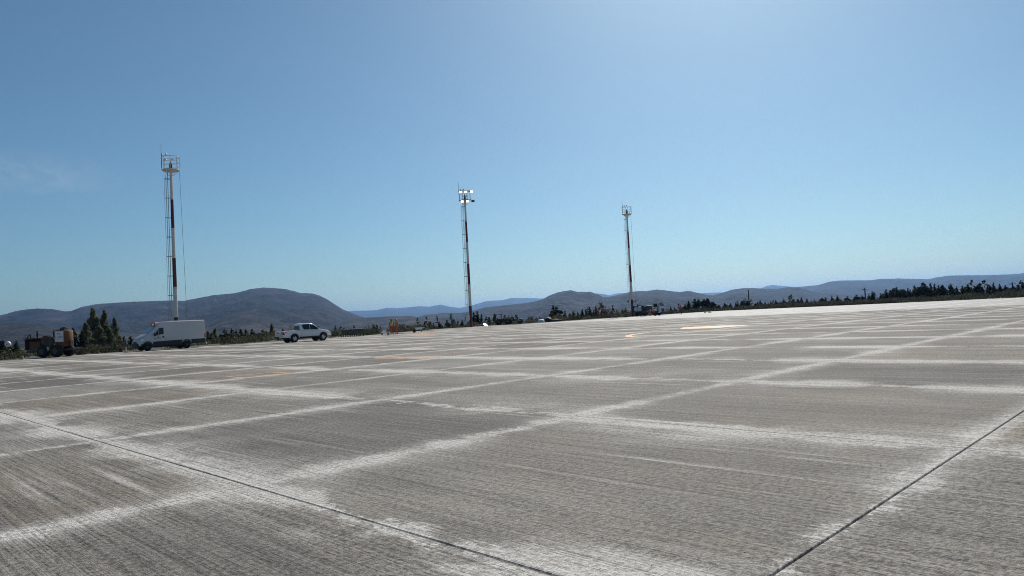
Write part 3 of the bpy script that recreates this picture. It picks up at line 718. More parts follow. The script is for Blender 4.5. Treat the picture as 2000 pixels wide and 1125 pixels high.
# ------------------------------------------------------------------ white double cab pickup
def make_pickup():
    t = thing('pickup_truck', 'white double cab pickup seen from its rear right corner', 'pickup', (-22.2, 71.2, 0), R(43))
    AX, RW = 3.085, .385
    st = [(-1.24, .56, 1.08, .80, .85, .80), (-1.18, .52, 1.16, .86, .905, .86), (-.6, .48, 1.17, .89, .92, .87), (.6, .46, 1.17, .90, .925, .87), (2.3, .46, 1.17, .90, .925, .86),
          (2.75, .46, 1.16, .90, .925, .84), (3.3, .46, 1.10, .90, .92, .80), (3.75, .48, 1.02, .86, .89, .74), (3.95, .52, .92, .78, .80, .66), (4.02, .58, .80, .68, .70, .60)]
    secs = []
    for x, zb, zt, wb, wm, wt in st:
        zm = zb + (zt - zb) * .62
        h = [(wb * .95, zb), (wb, zb + .07), (wm, zm), (wt + .02, zt - .03), (wt - .05, zt)]
        secs.append([(x, y, z) for y, z in h] + [(x, -y, z) for y, z in reversed(h)])
    cutters = [arch_cutter(ax, RW + .04, .47, s * .5, s * 1.2) for ax in (0, AX) for s in (1, -1)]
    cutters.append(MB().box((-.28, 0, 1.05), (1.72, 1.50, .8)).mesh('c'))
    body = smooth_by_angle(link('body', cut(MB().loft(secs).mesh('body'), cutters), t, M['car_white']), 35)
    # cab
    cs = [(.66, 1.10, 1.14, .84, .84), (.69, 1.10, 1.66, .86, .74), (.78, 1.10, 1.79, .865, .70), (1.15, 1.10, 1.845, .865, .69), (1.75, 1.10, 1.84, .865, .69), (2.06, 1.10, 1.77, .865, .69), (2.85, 1.08, 1.22, .85, .76), (2.95, 1.06, 1.14, .83, .78)]
    secs = []
    for x, zb, zt, wb, wt in cs:
        h = [(wb, zb), (wb - (wb - wt) * .05, zb + (zt - zb) * .05), (wt + .03, zt - min(.07, (zt - zb) * .3)), (wt - .06, zt)]
        secs.append([(x, y, z) for y, z in h] + [(x, -y, z) for y, z in reversed(h)])
    cab = smooth_by_angle(MB().loft(secs).build('cab', M['car_white'], t), 28)
    def ys(x, z): return .868 - (z - 1.13) * .225
    for s in (1, -1):
        f0 = lambda x, z, s=s: s * (ys(x, z) - .03); f1 = lambda x, z, s=s: s * (ys(x, z) + .012)
        MB().prism([(1.02, 1.22), (1.66, 1.20), (1.66, 1.73), (1.00, 1.72), (.86, 1.66)], f0, f1).build('rear_window', M['glass'], cab)
        MB().prism([(1.73, 1.20), (2.70, 1.19), (2.14, 1.62), (2.02, 1.70), (1.73, 1.73)], f0, f1).build('front_window', M['glass'], cab)
        b0 = lambda x, z, s=s: s * .86; b1 = lambda x, z, s=s: s * (.925 if z < .95 else .925 - (z - .95) * .24)
        for nm, x0, x1 in (('rear_door', .72, 1.68), ('front_door', 1.69, 2.62)):
            d = MB().prism([(x0, .56), (x1, .56), (x1, .95), (x1, 1.12), (x0, 1.12), (x0, .95)], b0, lambda x, z, s=s: b1(x, z) + s * .006).build(nm, M['car_white'], t)
            MB().box((x0 + .16, s * .925, .99), (.16, .03, .035)).build('handle', M['car_white'], d)
        MB().prism([(.655, .52), (.675, .52), (.675, 1.14), (.655, 1.14)], b0, lambda x, z, s=s: b1(x, z) + s * .004).build('body_gap', M['plastic'], body)
        MB().box((2.55, s * .98, 1.22), (.13, .2, .17)).build('mirror', M['car_white'], t, bevel=.03)
        for ax in (0, AX):
            inner = [(ax + math.cos(R(a)) * .47, RW + .04 + math.sin(R(a)) * .47) for a in range(0, 181, 12)]
            outer = [(ax + math.cos(R(a)) * .52, RW + .04 + math.sin(R(a)) * .52) for a in range(180, -1, -12)]
            MB().prism(inner + outer, lambda x, z, s=s: s * .86, lambda x, z, s=s: s * .945).build('wheel_arch', M['plastic'] if False else M['car_white'], body)
            MB().lathe([(.44, -.15), (.44, .15)], (ax, s * .70, RW + .06), 'Y', 24).build('wheel_well', M['plastic'], body)
            wheel(t, (ax, s * .80, RW), RW, .27, M['alloy'], s, 6)
        MB().prism([(.50, .40), (2.62, .40), (2.62, .52), (.50, .52)], lambda x, z, s=s: s * .80, lambda x, z, s=s: s * .955).build('side_step', M['plastic'], t)
        MB().prism([(-1.22, .78), (-1.0, .80), (-1.10, 1.02), (-1.20, 1.10)], lambda x, z, s=s: s * .80, lambda x, z, s=s: s * (.935 - .05 * max(0, z - .95))).build('tail_light', M['tail_red'], t)
        MB().box((-1.245, s * .80, .93), (.03, .13, .30)).build('tail_light', M['tail_red'], t)
        MB().prism([(-.98, 1.03), (-.72, 1.03), (-.72, 1.09), (-.98, 1.09)], lambda x, z, s=s: s * .85, lambda x, z, s=s: s * .914).build('side_badge', M['ink'], t)
        MB().prism([(3.62, .82), (3.90, .78), (3.88, .94), (3.60, 1.0)], lambda x, z, s=s: s * .70, lambda x, z, s=s: s * (.905 - .28 * max(0, x - 3.6))).build('headlight', M['lamp_clear'], t)
    tg = MB().box((-1.255, 0, .88), (.05, 1.42, .48)).build('tailgate', M['car_white'], t, bevel=.015)
    MB().box((-1.288, 0, .99), (.02, .26, .09)).build('handle', M['plastic'], tg)
    MB().box((-1.33, 0, .55), (.22, 1.72, .13)).build('rear_bumper', M['plastic'], t, bevel=.02)
    MB().box((-1.34, -.72, .57), (.25, .34, .14)).build('bumper_corner', M['alloy'], t, bevel=.02); MB().box((-1.34, .72, .57), (.25, .34, .14)).build('bumper_corner', M['alloy'], t, bevel=.02)
    MB().box((4.0, 0, .56), (.12, 1.5, .24)).build('front_bumper', M['car_white'], t, bevel=.04)
    MB().path([(3.98, -.62, .50), (4.16, -.6, .55), (4.16, .6, .55), (3.98, .62, .50)], .035).build('bull_bar', M['alloy'], t)
    MB().box((4.02, 0, .76), (.03, .9, .16)).build('grille', M['plastic'], t)
    # windscreen and back window
    a, b, nrm = Vector((2.80, 0, 1.27)), Vector((2.10, 0, 1.725)), Vector((.55, 0, .83))
    for nm, a, b, wa, wb, nrm in (('windscreen', Vector((2.78, 0, 1.272)), Vector((2.12, 0, 1.715)), .74, .64, Vector((.55, 0, .83))), ('back_window', Vector((.668, 0, 1.22)), Vector((.690, 0, 1.62)), .68, .64, Vector((-1, 0, .06)))):
        vs = [a + Vector((0, wa, 0)), a - Vector((0, wa, 0)), b - Vector((0, wb, 0)), b + Vector((0, wb, 0))]
        MB().add([v - nrm * .03 for v in vs] + [v + nrm * .012 for v in vs], [(3, 2, 1, 0), (4, 5, 6, 7), (0, 1, 5, 4), (1, 2, 6, 5), (2, 3, 7, 6), (3, 0, 4, 7)]).build(nm, M['glass'] if nm == 'back_window' else M['windshield'], cab)
    MB().box((1.5, 0, .45), (4.6, .9, .16)).build('chassis', M['plastic'], t)
    MB().tube((0, -.75, RW), (0, .75, RW), .07).tube((AX, -.75, RW), (AX, .75, RW), .06).build('axle', M['plastic'], t)
    return t
make_pickup()

# ------------------------------------------------------------------ orange tank and engine trailer
def make_tanker():
    hd = R(-9)      # local x points right in the picture
    t = thing('tank_trailer', 'orange engine trailer with round tank and white sign at the left apron edge', 'trailer', (-40.6, 63.5, 0), hd)
    MB().box((-.2, 0, .62), (4.3, 1.1, .16)).box((-2.5, 0, .52), (.9, .12, .12)).build('chassis', M['dark_steel'], t)
    ms = [(r_ * 1.0, h) for r_, h in ((.2, -.2), (.45, -.2), (.53, -.12), (.53, .12), (.45, .2), (.2, .2))]
    for x in (-.62, .72):
        for s in (-1, 1):
            w_ = MB().lathe(ms, (x, s * .70, .53), 'Y', 24).build('wheel', M['tyre'], t); smooth_by_angle(w_, 40)
            MB().lathe([(.26, -.03), (.2, .05), (.08, .08)], (x, s * .90, .53), 'Y', 16).build('rim', M['rim_dark'], w_)
    # engine housing: open framed box
    eb = MB().box((-1.75, 0, 1.70), (1.75, 1.05, .10)).box((-2.58, 0, 1.2), (.10, 1.05, .95)).box((-.92, 0, 1.2), (.10, 1.05, .95)).box((-1.75, .45, 1.2), (1.6, .08, .95)).build('engine_housing', M['rust'], t, bevel=.02)
    MB().box((-1.55, -.50, 1.06), (.95, .06, .55)).build('engine_panel', M['machine_orange'], eb, bevel=.02)
    MB().box((-1.75, .05, 1.12), (1.3, .7, .7)).build('engine_block', M['dark_steel'], eb)
    MB().tube((-1.62, -.2, 1.75), (-1.62, -.2, 2.35), .06).tube((-1.62, -.2, 1.9), (-1.62, -.2, 2.15), .10).build('exhaust', M['plastic'], eb)
    MB().path([(-2.75, -.2, 1.6), (-2.5, -.2, 2.0), (-2.35, -.2, 2.15)], .05).tube((-2.6, .1, 1.5), (-2.55, .1, 2.1), .05).build('handle_bars', M['plastic'], eb)
    MB().box((-.55, -.2, 1.45), (.6, .9, .7)).box((-.7, -.2, 1.85), (.5, .4, .14)).build('pump_unit', M['rust'], t, bevel=.04)
    # hose coil on its drum
    hc = MB()
    for k in range(4):
        rr = .42 - .05 * (k % 2); yy = -.78 + .07 * k
        hc.path([(.02 + math.cos(a / 20 * 2 * PI) * rr, yy, 1.35 + math.sin(a / 20 * 2 * PI) * rr) for a in range(21)], .035, 6)
    hc.path([(-.35, -.80, 1.1), (-.55, -.85, .85), (-.75, -.88, .55), (-.85, -.95, .2)], .03, 6)
    hc.build('hose_coil', M['hose'], t)
    MB().lathe([(.30, -.1), (.30, .1)], (.02, -.62, 1.35), 'Y', 20).build('hose_drum', M['dark_steel'], t)
    # tank: upright with rounded ends
    W, Dp, z0, z1 = .86, .62, .88, 2.30
    def ring(s_, z):
        out = []
        for k in range(32):
            a = 2 * PI * k / 32; cx = .22 if math.cos(a) > 0 else -.22
            out.append((.88 + cx * s_ + math.cos(a) * .44 * s_, math.sin(a) * .62 * s_, z))
        return out
    tk = MB().loft([ring(.9, z0), ring(1, z0 + .08), ring(1, 1.35), ring(1.012, 1.36), ring(1.012, 1.42), ring(1, 1.43), ring(1, z1 - .08), ring(.92, z1), ring(.4, z1 + .06)]).build('tank', M['machine_orange'], t); smooth_by_angle(tk, 35)
    MB().box((.95, -.1, 2.42), (.42, .42, .16)).lathe([(.18, 2.48), (.18, 2.58), (.05, 2.62)], (.95, -.1, 0), n=14).build('tank_hatch', M['plastic'], tk)
    MB().box((.55, 0, 2.34), (.8, .08, .10)).box((.22, -.2, 2.05), (.10, .5, .55)).build('walk_rail', M['plastic'], tk)
    MB().path([(1.2, -.60, 1.75), (1.5, -.42, 1.65), (1.62, -.2, 1.3)], .05).path([(1.15, -.62, 1.0), (1.45, -.46, 1.25), (1.66, -.2, 1.3)], .05).box((1.66, -.1, 1.15), (.12, .3, .5)).build('outlet_pipe', M['rust'], t)
    sg = MB().box((.95, -.655, 1.78), (.82, .03, .92)).build('sign', M['sign_white'], tk)
    text_mark('LUPPA', .20, (1.05, -.675, 1.66), (R(90), 0, 0), M['ink'], sg)
    arch = [(.90 + math.cos(R(a)) * .12, -.675, 1.95 + math.sin(R(a)) * .12) for a in range(10, 181, 17)]
    MB().path(arch, .02, 5).path([(.98, -.675, 1.93), (1.05, -.675, 1.9), (1.10, -.675, 1.9)], .018, 5).build('logo_mark', M['ink'], sg)
    MB().box((.60, -.675, 1.72), (.05, .01, .05)).box((1.02, -.675, 1.56), (.5, .008, .02)).build('small_print', M['ink'], sg)
    MB().box((2.0, 0, .7), (.4, 1.1, .12)).build('rear_deck', M['dark_steel'], t)
    return t
make_tanker()

# ------------------------------------------------------------------ white crane truck beside the far mast
def make_truck():
    hd = R(-38)
    t = thing('service_truck', 'white service truck with dark equipment deck beside the farthest mast', 'truck', (25.5, 136.2, 0), hd)
    RW = .50
    MB().box((0.2, 0, .85), (7.0, .9, .25)).build('chassis', M['plastic'], t)
    for ax in (-2.3, -1.2, 2.35):
        for s in (-1, 1): wheel(t, (ax, s * 1.0, RW), RW, .32, M['rim_dark'], s, 0)
    # cab
    prof = [(1.75, .95), (1.75, 2.75), (1.95, 2.92), (3.35, 2.90), (3.75, 1.95), (3.85, 1.1), (3.85, .55), (3.2, .55), (3.0, .95)]
    cabme = cut(MB().prism(prof, -1.2, 1.2).mesh('cab'), [arch_cutter(2.35, RW + .05, .68, s * .6, s * 1.5) for s in (-1, 1)])
    cab = link('cab', cabme, t, M['truck_white'])
    for s in (-1, 1):
        MB().prism([(2.15, 1.9), (3.05, 1.9), (3.05, 2.68), (2.15, 2.68)], s * 1.19, s * 1.212).build('door_window', M['glass'], cab)
        MB().prism([(2.2, 1.45), (2.55, 1.45), (2.55, 1.75), (2.2, 1.75)], s * 1.19, s * 1.21).build('door_logo', M['ink'], cab)
        MB().box((3.35, s * 1.36, 2.1), (.12, .16, .6)).box((3.3, s * 1.26, 2.35), (.05, .16, .05)).build('mirror', M['plastic'], cab, bevel=.02)
        MB().prism([(3.45, .75), (3.86, .75), (3.86, 1.0), (3.45, 1.0)], s * 1.02, s * 1.213).build('headlight', M['lamp_clear'], cab)
        MB().prism([(3.0, .75), (3.35, .75), (3.30, 1.85), (3.12, 1.85)], s * 1.19, s * 1.214).build('corner_vane', M['plastic'], cab)
    a, b, nrm = Vector((3.72, 0, 2.02)), Vector((3.39, 0, 2.80)), Vector((.92, 0, .39))
    vs = [a + Vector((0, 1.08, 0)), a - Vector((0, 1.08, 0)), b - Vector((0, 1.05, 0)), b + Vector((0, 1.05, 0))]
    MB().add([v - nrm * .03 for v in vs] + [v + nrm * .015 for v in vs], [(3, 2, 1, 0), (4, 5, 6, 7), (0, 1, 5, 4), (1, 2, 6, 5), (2, 3, 7, 6), (3, 0, 4, 7)]).build('windscreen', M['windshield'], cab)
    MB().box((3.86, 0, 1.15), (.05, 1.5, .75)).build('grille', M['plastic'], cab, bevel=.02)
    MB().box((3.9, 0, .58), (.2, 2.35, .30)).build('front_bumper', M['plastic'], cab, bevel=.03)
    MB().box((2.5, 0, 3.02), (.35, 1.7, .18)).build('beacon_bar', M['beacon'], cab, bevel=.03)
    MB().box((2.9, 0, 2.95), (.5, 1.9, .06)).build('sun_visor', M['truck_white'], cab)
    # equipment deck
    MB().box((-1.2, 0, 1.08), (5.6, 2.2, .14)).build('deck', M['dark_steel'], t)
    for s in (-1, 1): MB().box((-.6, s * 1.0, .72), (3.0, .25, .5)).build('side_locker', M['plastic'], t, bevel=.02)
    MB().lathe([(.2, -.75), (.55, -.7), (.6, -.6), (.6, .6), (.55, .7), (.2, .75)], (.7, 0, 1.78), 'X', 20).build('green_tank', M['green_tank'], t)
    MB().box((-.55, -.2, 1.65), (.7, 1.2, 1.0)).tube((-.55, -.85, 1.7), (-.55, -.7, 1.7), .45, n=18).build('hose_reel', M['plastic'], t)
    MB().box((-1.9, -.1, 1.55), (1.5, 1.7, .8)).build('power_unit', M['truck_white'], t, bevel=.03)
    MB().tube((-2.25, -.5, 1.9), (-2.25, -.5, 2.75), .12, n=10).build('exhaust_stack', M['plastic'], t)
    MB().lathe([(.35, 0), (.38, .15), (.2, .32), (.02, .36)], (-1.7, -.1, 1.96), n=14).build('filter_dome', M['white_plastic'], t)
    MB().lathe([(.32, 0), (.32, .4)], (-1.15, -.3, 1.96), n=14).build('drum', M['dark_steel'], t)
    MB().box((-3.6, 0, 1.6), (.5, .5, 1.2)).tube((-3.6, 0, 2.2), (-1.9, .5, 2.5), .10).build('crane_arm', M['dark_steel'], t)
    MB().box((-2.9, -.4, 1.6), (.45, .5, .6)).build('control_cabinet', M['white_plastic'], t)
    t.scale = (.82, .82, .84)
    return t
make_truck()

# ------------------------------------------------------------------ people
def person(label, loc, rz, joints, mats, scale=1.0, helmet='helmet_red', vest=None, group='workers on the apron'):
    """joints: dict of overrides; figure faces local +X"""
    J = dict(pel=(0, 0, .96), sp=(0, 0, 1.18), ch=(0, 0, 1.38), nk=(0, 0, 1.50), hd=(.015, 0, 1.60), ht=(.02, 0, 1.70),
             sl=(0, .19, 1.40), el=(-.02, .26, 1.14), wl=(.06, .25, .92), hl=(.09, .245, .84),
             sr=(0, -.19, 1.40), er=(-.02, -.26, 1.14), wr=(.06, -.25, .92), hr=(.09, -.245, .84),
             pl=(0, .10, .90), kl=(.02, .11, .49), al=(-.02, .12, .09), tl=(.14, .14, .04),
             pr=(0, -.10, .90), kr=(.02, -.11, .49), ar=(-.02, -.12, .09), tr=(.14, -.14, .04))
    J.update(joints)
    Rd = dict(pel=.15, sp=.135, ch=.15, nk=.062, hd=.098, ht=.075, sl=.075, el=.052, wl=.034, hl=.036, sr=.075, er=.052, wr=.034, hr=.036,
              pl=.105, kl=.068, al=.052, tl=.042, pr=.105, kr=.068, ar=.052, tr=.042)
    E = [('pel', 'sp'), ('sp', 'ch'), ('ch', 'nk'), ('nk', 'hd'), ('hd', 'ht'), ('ch', 'sl'), ('sl', 'el'), ('el', 'wl'), ('wl', 'hl'), ('ch', 'sr'), ('sr', 'er'), ('er', 'wr'), ('wr', 'hr'),
         ('pel', 'pl'), ('pl', 'kl'), ('kl', 'al'), ('al', 'tl'), ('pel', 'pr'), ('pr', 'kr'), ('kr', 'ar'), ('ar', 'tr')]
    K = list(J); me = bpy.data.meshes.new('body'); me.from_pydata([J[k] for k in K], [(K.index(a), K.index(b)) for a, b in E], [])
    def mods(o):
        o.modifiers.new('s', 'SKIN')
        if not me.skin_vertices: 
            bm = bmesh.new(); bm.from_mesh(me); bm.verts.layers.skin.verify(); bm.to_mesh(me); bm.free()
        for i, k in enumerate(K):
            d = me.skin_vertices[0].data[i]; d.radius = (Rd[k] * (.75 if k in ('pel', 'sp', 'ch') else 1), Rd[k]) ; d.use_root = (k == 'pel')
        sd = o.modifiers.new('u', 'SUBSURF'); sd.levels = 2; sd.render_levels = 2
    body_me = bake(me, mods)
    bm = bmesh.new(); bm.from_mesh(body_me)
    # fingers and thumb, nose and ears
    extra = MB()
    for sd, w, h in (('l', 'wl', 'hl'), ('r', 'wr', 'hr')):
        hv = Vector(J[h]); d = (hv - Vector(J[w])).normalized(); sidev = d.cross(Vector((0, 1, 0)))
        sidev = sidev.normalized() if sidev.length > .1 else Vector((1, 0, 0))
        for k, ln in enumerate((.065, .078, .072, .058)):
            b0 = hv + sidev * (k - 1.5) * .019 + d * .02; mid = b0 + d * ln * .6; tip = mid + (d + Vector((.5, 0, 0))).normalized() * ln * .6
            extra.tube(b0, mid, .0095, .009, 6).tube(mid, tip, .009, .007, 6)
        b0 = hv + sidev * .032 - d * .01; extra.tube(b0, b0 + (d + sidev).normalized() * .055, .011, .008, 6)
    hd = Vector(J['hd']); up = (Vector(J['ht']) - hd).normalized(); fw = Vector((1, 0, 0)); fw = (fw - up * fw.dot(up)).normalized(); lf = up.cross(fw)
    nose = hd + fw * .098 + up * .01; extra.tube(nose + up * .03 - fw * .01, nose + fw * .015 - up * .015, .010, .016, 6)
    for s in (-1, 1): extra.tube(hd + lf * s * .088 + up * .01, hd + lf * s * .106 + up * .015, .03, .022, 8)
    em = extra.mesh('x'); bm.from_mesh(em); bm.to_mesh(body_me); bm.free()
    t = thing('person', label, 'person', loc, rz, group)
    body = link('body', body_me, t, [M[mats['top']], M[mats['legs']], M['skin'], M['boot']], smooth=True)
    hips = Vector(J['pel']); nk = Vector(J['nk']); ch = Vector(J['ch'])
    def seg_d(c, a, b):
        a = Vector(a); b = Vector(b); ab = b - a; f = max(0, min(1, (c - a).dot(ab) / ab.length_squared)); return (c - a - ab * f).length
    reg = [(2, 'nk', 'hd'), (2, 'hd', 'ht'), (0, 'pel', 'sp'), (0, 'sp', 'ch'), (0, 'ch', 'sl'), (0, 'ch', 'sr'), (0, 'sl', 'el'), (0, 'el', 'wl'), (0, 'sr', 'er'), (0, 'er', 'wr'), (2, 'wl', 'hl'), (2, 'wr', 'hr'),
           (1, 'pel', 'pl'), (1, 'pel', 'pr'), (1, 'pl', 'kl'), (1, 'kl', 'al'), (1, 'pr', 'kr'), (1, 'kr', 'ar'), (3, 'al', 'tl'), (3, 'ar', 'tr')]
    for pg in body_me.polygons:
        c = pg.center
        pg.material_index = min(reg, key=lambda r_: seg_d(c, J[r_[1]], J[r_[2]]) / max(.03, (Rd[r_[1]] + Rd[r_[2]]) / 2))[0]
        if pg.center.z < .13: pg.material_index = 3
    # helmet or cap
    hm = MB(); ht = Vector(J['ht']); q = up.to_track_quat('Z', 'Y').to_matrix()
    tmp = MB().lathe([(.124, 0), (.120, .05), (.10, .10), (.06, .135), (.01, .145)], n=16)
    hm.add([hd + up * .045 + q @ Vector(v) for v in tmp.v], tmp.f)
    tmp2 = MB().lathe([(.125, -.004), (.150, -.006), (.150, .004), (.125, .008)], n=16)
    hm.add([hd + up * .047 + fw * .02 + q @ Vector(v) for v in tmp2.v], tmp2.f)
    hm.build('helmet' if helmet != 'helmet_dark' else 'cap', M[helmet], t, smooth=True)
    if vest:
        vm = MB(); secs = []
        for a, b, f, rx, ry in (('pel', 'sp', .25, .155, .185), ('pel', 'sp', 1, .15, .18), ('sp', 'ch', .6, .155, .195), ('sp', 'ch', 1.0, .15, .20), ('ch', 'nk', .55, .10, .13)):
            c = Vector(J[a]).lerp(Vector(J[b]), f); ax = (Vector(J['ch']) - Vector(J['pel'])).normalized(); qx = Vector((1, 0, 0)); qx = (qx - ax * qx.dot(ax)); qx = qx.normalized() if qx.length > .05 else Vector((0, 0, -1)); qy = ax.cross(qx)
            secs.append([c + qx * math.cos(2 * PI * k / 16) * rx + qy * math.sin(2 * PI * k / 16) * ry for k in range(16)])
        v = vm.loft(secs).build('vest', M[vest], t, smooth=True)
        c = Vector(J['pel']).lerp(Vector(J['sp']), .75); MB().loft([[c + Vector((math.cos(2 * PI * k / 16) * .158, math.sin(2 * PI * k / 16) * .188, dz)) for k in range(16)] for dz in (-.03, .03)]).build('reflective_band', M['reflective'], v)
    t.scale = (scale,) * 3
    return t

person('worker in orange overalls and yellow vest, standing left of the pair', (-14.2, 83.4, 0), R(-60),
       dict(el=(-.05, .27, 1.14), wl=(.16, .16, 1.04), hl=(.22, .12, 1.03), kr=(.06, -.12, .50), ar=(.04, -.15, .09), tr=(.19, -.17, .04)),
       dict(top='hivis_orange', legs='hivis_orange'), 1.02, 'helmet_dark', 'hivis_yellow')
person('worker in tan jacket and red helmet, standing right of the pair', (-13.72, 83.9, 0), R(-125),
       dict(er=(-.10, -.24, 1.14), wr=(.10, -.20, 1.02), hr=(.17, -.16, 1.0), hd=(.03, 0, 1.59), ht=(.04, 0, 1.69)),
       dict(top='tan_cloth', legs='hivis_orange'), 1.03, 'helmet_red', None)
person('worker in red jacket and dark trousers walking right of the truck', (31.0, 133.0, -.015), R(-100),
       dict(kl=(.16, .11, .52), al=(.14, .12, .11), tl=(.30, .13, .05), kr=(-.08, -.11, .50), ar=(-.26, -.12, .12), tr=(-.12, -.13, .04), el=(-.14, .27, 1.16), wl=(-.12, .28, .93), hl=(-.10, .28, .85), er=(.08, -.27, 1.15), wr=(.18, -.25, .95), hr=(.22, -.24, .88)),
       dict(top='hivis_orange', legs='dark_cloth'), 1.02, 'helmet_dark', None)
crouch = dict(pel=(-.12, 0, .52), sp=(-.02, 0, .72), ch=(.14, 0, .86), nk=(.24, 0, .94), hd=(.31, 0, 1.01), ht=(.37, 0, 1.09), sl=(.12, .19, .88), sr=(.12, -.19, .88), el=(.26, .22, .62), er=(.26, -.22, .62), wl=(.42, .12, .42), wr=(.42, -.12, .42), hl=(.47, .10, .35), hr=(.47, -.10, .35),
              pl=(-.12, .10, .48), pr=(-.12, -.10, .48), kl=(.26, .14, .50), kr=(.22, -.14, .46), al=(.02, .13, .09), ar=(-.02, -.13, .09), tl=(.18, .15, .04), tr=(.14, -.15, .04))
person('worker in dark red clothes crouching low before the truck deck', (25.1, 132.3, 0), R(-70), crouch, dict(top='hivis_orange', legs='hivis_orange'), 1.0, 'helmet_red', None)
bend = dict(pel=(-.10, 0, .90), sp=(.06, 0, 1.06), ch=(.24, 0, 1.14), nk=(.36, 0, 1.14), hd=(.45, 0, 1.12), ht=(.53, 0, 1.11), sl=(.24, .19, 1.12), sr=(.24, -.19, 1.12), el=(.30, .23, .86), er=(.30, -.23, .86), wl=(.36, .16, .62), wr=(.36, -.16, .62), hl=(.38, .14, .54), hr=(.38, -.14, .54),
            pl=(-.10, .10, .86), pr=(-.10, -.10, .86), kl=(.04, .12, .48), kr=(.02, -.12, .48))
person('worker with pale jacket bending over beside the truck cab', (26.1, 132.1, 0), R(-150), bend, dict(top='tan_cloth', legs='dark_cloth'), 1.0, 'helmet_red', 'reflective')

# ------------------------------------------------------------------ small equipment along the apron edge
def gz(x, y): return terrain(x, y)
# left edge pieces
t = thing('white_globe_tank', 'round white tank on a post at the far left edge', 'tank', (-54.0, 76.5, gz(-54, 76.5) + .35)); t.scale = (.72, .72, .72)
MB().lathe([(.05, -.42), (.25, -.36), (.38, -.2), (.42, 0), (.38, .2), (.25, .36), (.08, .42)], (0, 0, 1.55), n=20).build('tank_shell', M['white_plastic'], t, smooth=True)
MB().tube((0, 0, -.49), (0, 0, 1.2), .06).build('post', M['dark_steel'], t)
MB().box((0, 0, 1.99), (.16, .16, .08)).build('cap', M['dark_steel'], t)
MB().box((0, 0, -.46), (.5, .5, .06)).build('foot_plate', M['dark_steel'], t)
tag(MB().lathe([(.16, 0), (.17, .03), (.13, .12), (.09, .26), (.05, .30)], (-41.6, 60.6, .0), n=10).build('rubber_block', M['machine_yellow']), 'small dark yellow block lying on the slab edge left of the orange trailer', 'block')
t = thing('barrel', 'small rusty orange barrel between the poplars and the van', 'barrel', (-38.9, 70.9, -.05)); t.scale = (.7, .7, .52)
MB().lathe([(.26, 0), (.29, .02), (.28, .3), (.30, .31), (.28, .33), (.28, .62), (.30, .63), (.28, .65), (.29, .88), (.25, .9)], n=18).build('drum_shell', M['rust'], t)
MB().lathe([(.2, .9), (.2, .93)], n=14).build('lid', M['dark_steel'], t)
t = thing('marker_post', 'thin white marker post beside the rusty barrel', 'post', (-38.45, 71.0, -.05)); t.scale = (1, 1, .5)
MB().tube((0, 0, 0), (0, 0, .95), .045, .04, 8).build('post_shaft', M['white_plastic'], t); MB().box((0, 0, .02), (.25, .25, .05)).build('foot', M['plastic'], t)

def bench_frame(x, y, rz, label, w, h, d, legs, mat, sheet):
    t = thing('steel_frame_table', label, 'table', (x, y, -.06), rz)
    MB().box((0, 0, h), (w, d, .12)).box((0, -d / 2 + .05, h - .16), (w, .06, .10)).build('table_top', mat, t)
    for k in range(legs):
        for s in (-1, 1):
            MB().box((-w / 2 + .08 + (w - .16) * k / (legs - 1), s * (d / 2 - .08), h / 2 - .03), (.09, .09, h - .06)).build('leg', mat, t)
    if sheet: MB().box((w * .16, 0, h + .09), (w * .6, d * .9, .05)).box((-w * .12, 0, h + .16), (.16, .16, .2)).build('sheet', M['galv'], t)
    MB().tube((-w / 2 + .3, -d / 2 + .05, .1), (w / 2 - .3, -d / 2 + .05, h - .2), .03).build('brace', mat, t)
    return t
bench_frame(-19.1, 85.2, R(30), 'dark steel frame on many legs right of the white pickup', 2.3, .85, 1.1, 5, M['dark_steel'], True)
t = thing('white_board', 'white board lying on low blocks left of the two workers', 'board', (-15.35, 85.5, -.05), R(10))
MB().box((0, 0, .34), (1.1, .8, .07)).build('board_sheet', M['white_plastic'], t, bevel=.01)
for sx in (-.4, .4): MB().box((sx, 0, .15), (.16, .7, .30)).build('block', M['plastic'], t)
t = thing('bucket', 'grey bucket by the feet of the yellow vested worker', 'bucket', (-14.55, 82.8, 0))
MB().lathe([(.13, 0), (.17, .34), (.18, .34), (.18, .36), (.15, .36), (.15, .33)], n=16).build('pail', M['galv'], t)
MB().path([(.17 * math.cos(R(a)), 0, .35 + .12 * math.sin(R(a))) for a in range(0, 181, 20)], .008, 5).build('handle', M['dark_steel'], t)
t = thing('wheelbarrow', 'small white barrow with bent handle right of the two workers', 'wheelbarrow', (-12.0, 90.5, -.05), R(10))
MB().add([(-.35, -.25, .35), (.35, -.25, .35), (.35, .25, .35), (-.35, .25, .35), (-.5, -.35, .65), (.5, -.35, .65), (.5, .35, .65), (-.5, .35, .65)], [(3, 2, 1, 0), (0, 1, 5, 4), (1, 2, 6, 5), (2, 3, 7, 6), (3, 0, 4, 7)]).build('tray', M['white_plastic'], t)
w_ = MB().lathe([(.1, -.05), (.19, -.05), (.2, 0), (.19, .05), (.1, .05)], (-.6, 0, .2), 'Y', 16).build('wheel', M['tyre'], t)
for s in (-1, 1): MB().path([(-.6, s * .08, .2), (0, s * .25, .36), (.5, s * .3, .60), (1.0, s * .3, .45), (1.15, s * .3, .2)], .025).build('handle', M['dark_steel'], t)
for s in (-1, 1): MB().tube((.3, s * .25, .36), (.35, s * .28, 0), .022).build('leg', M['dark_steel'], t)

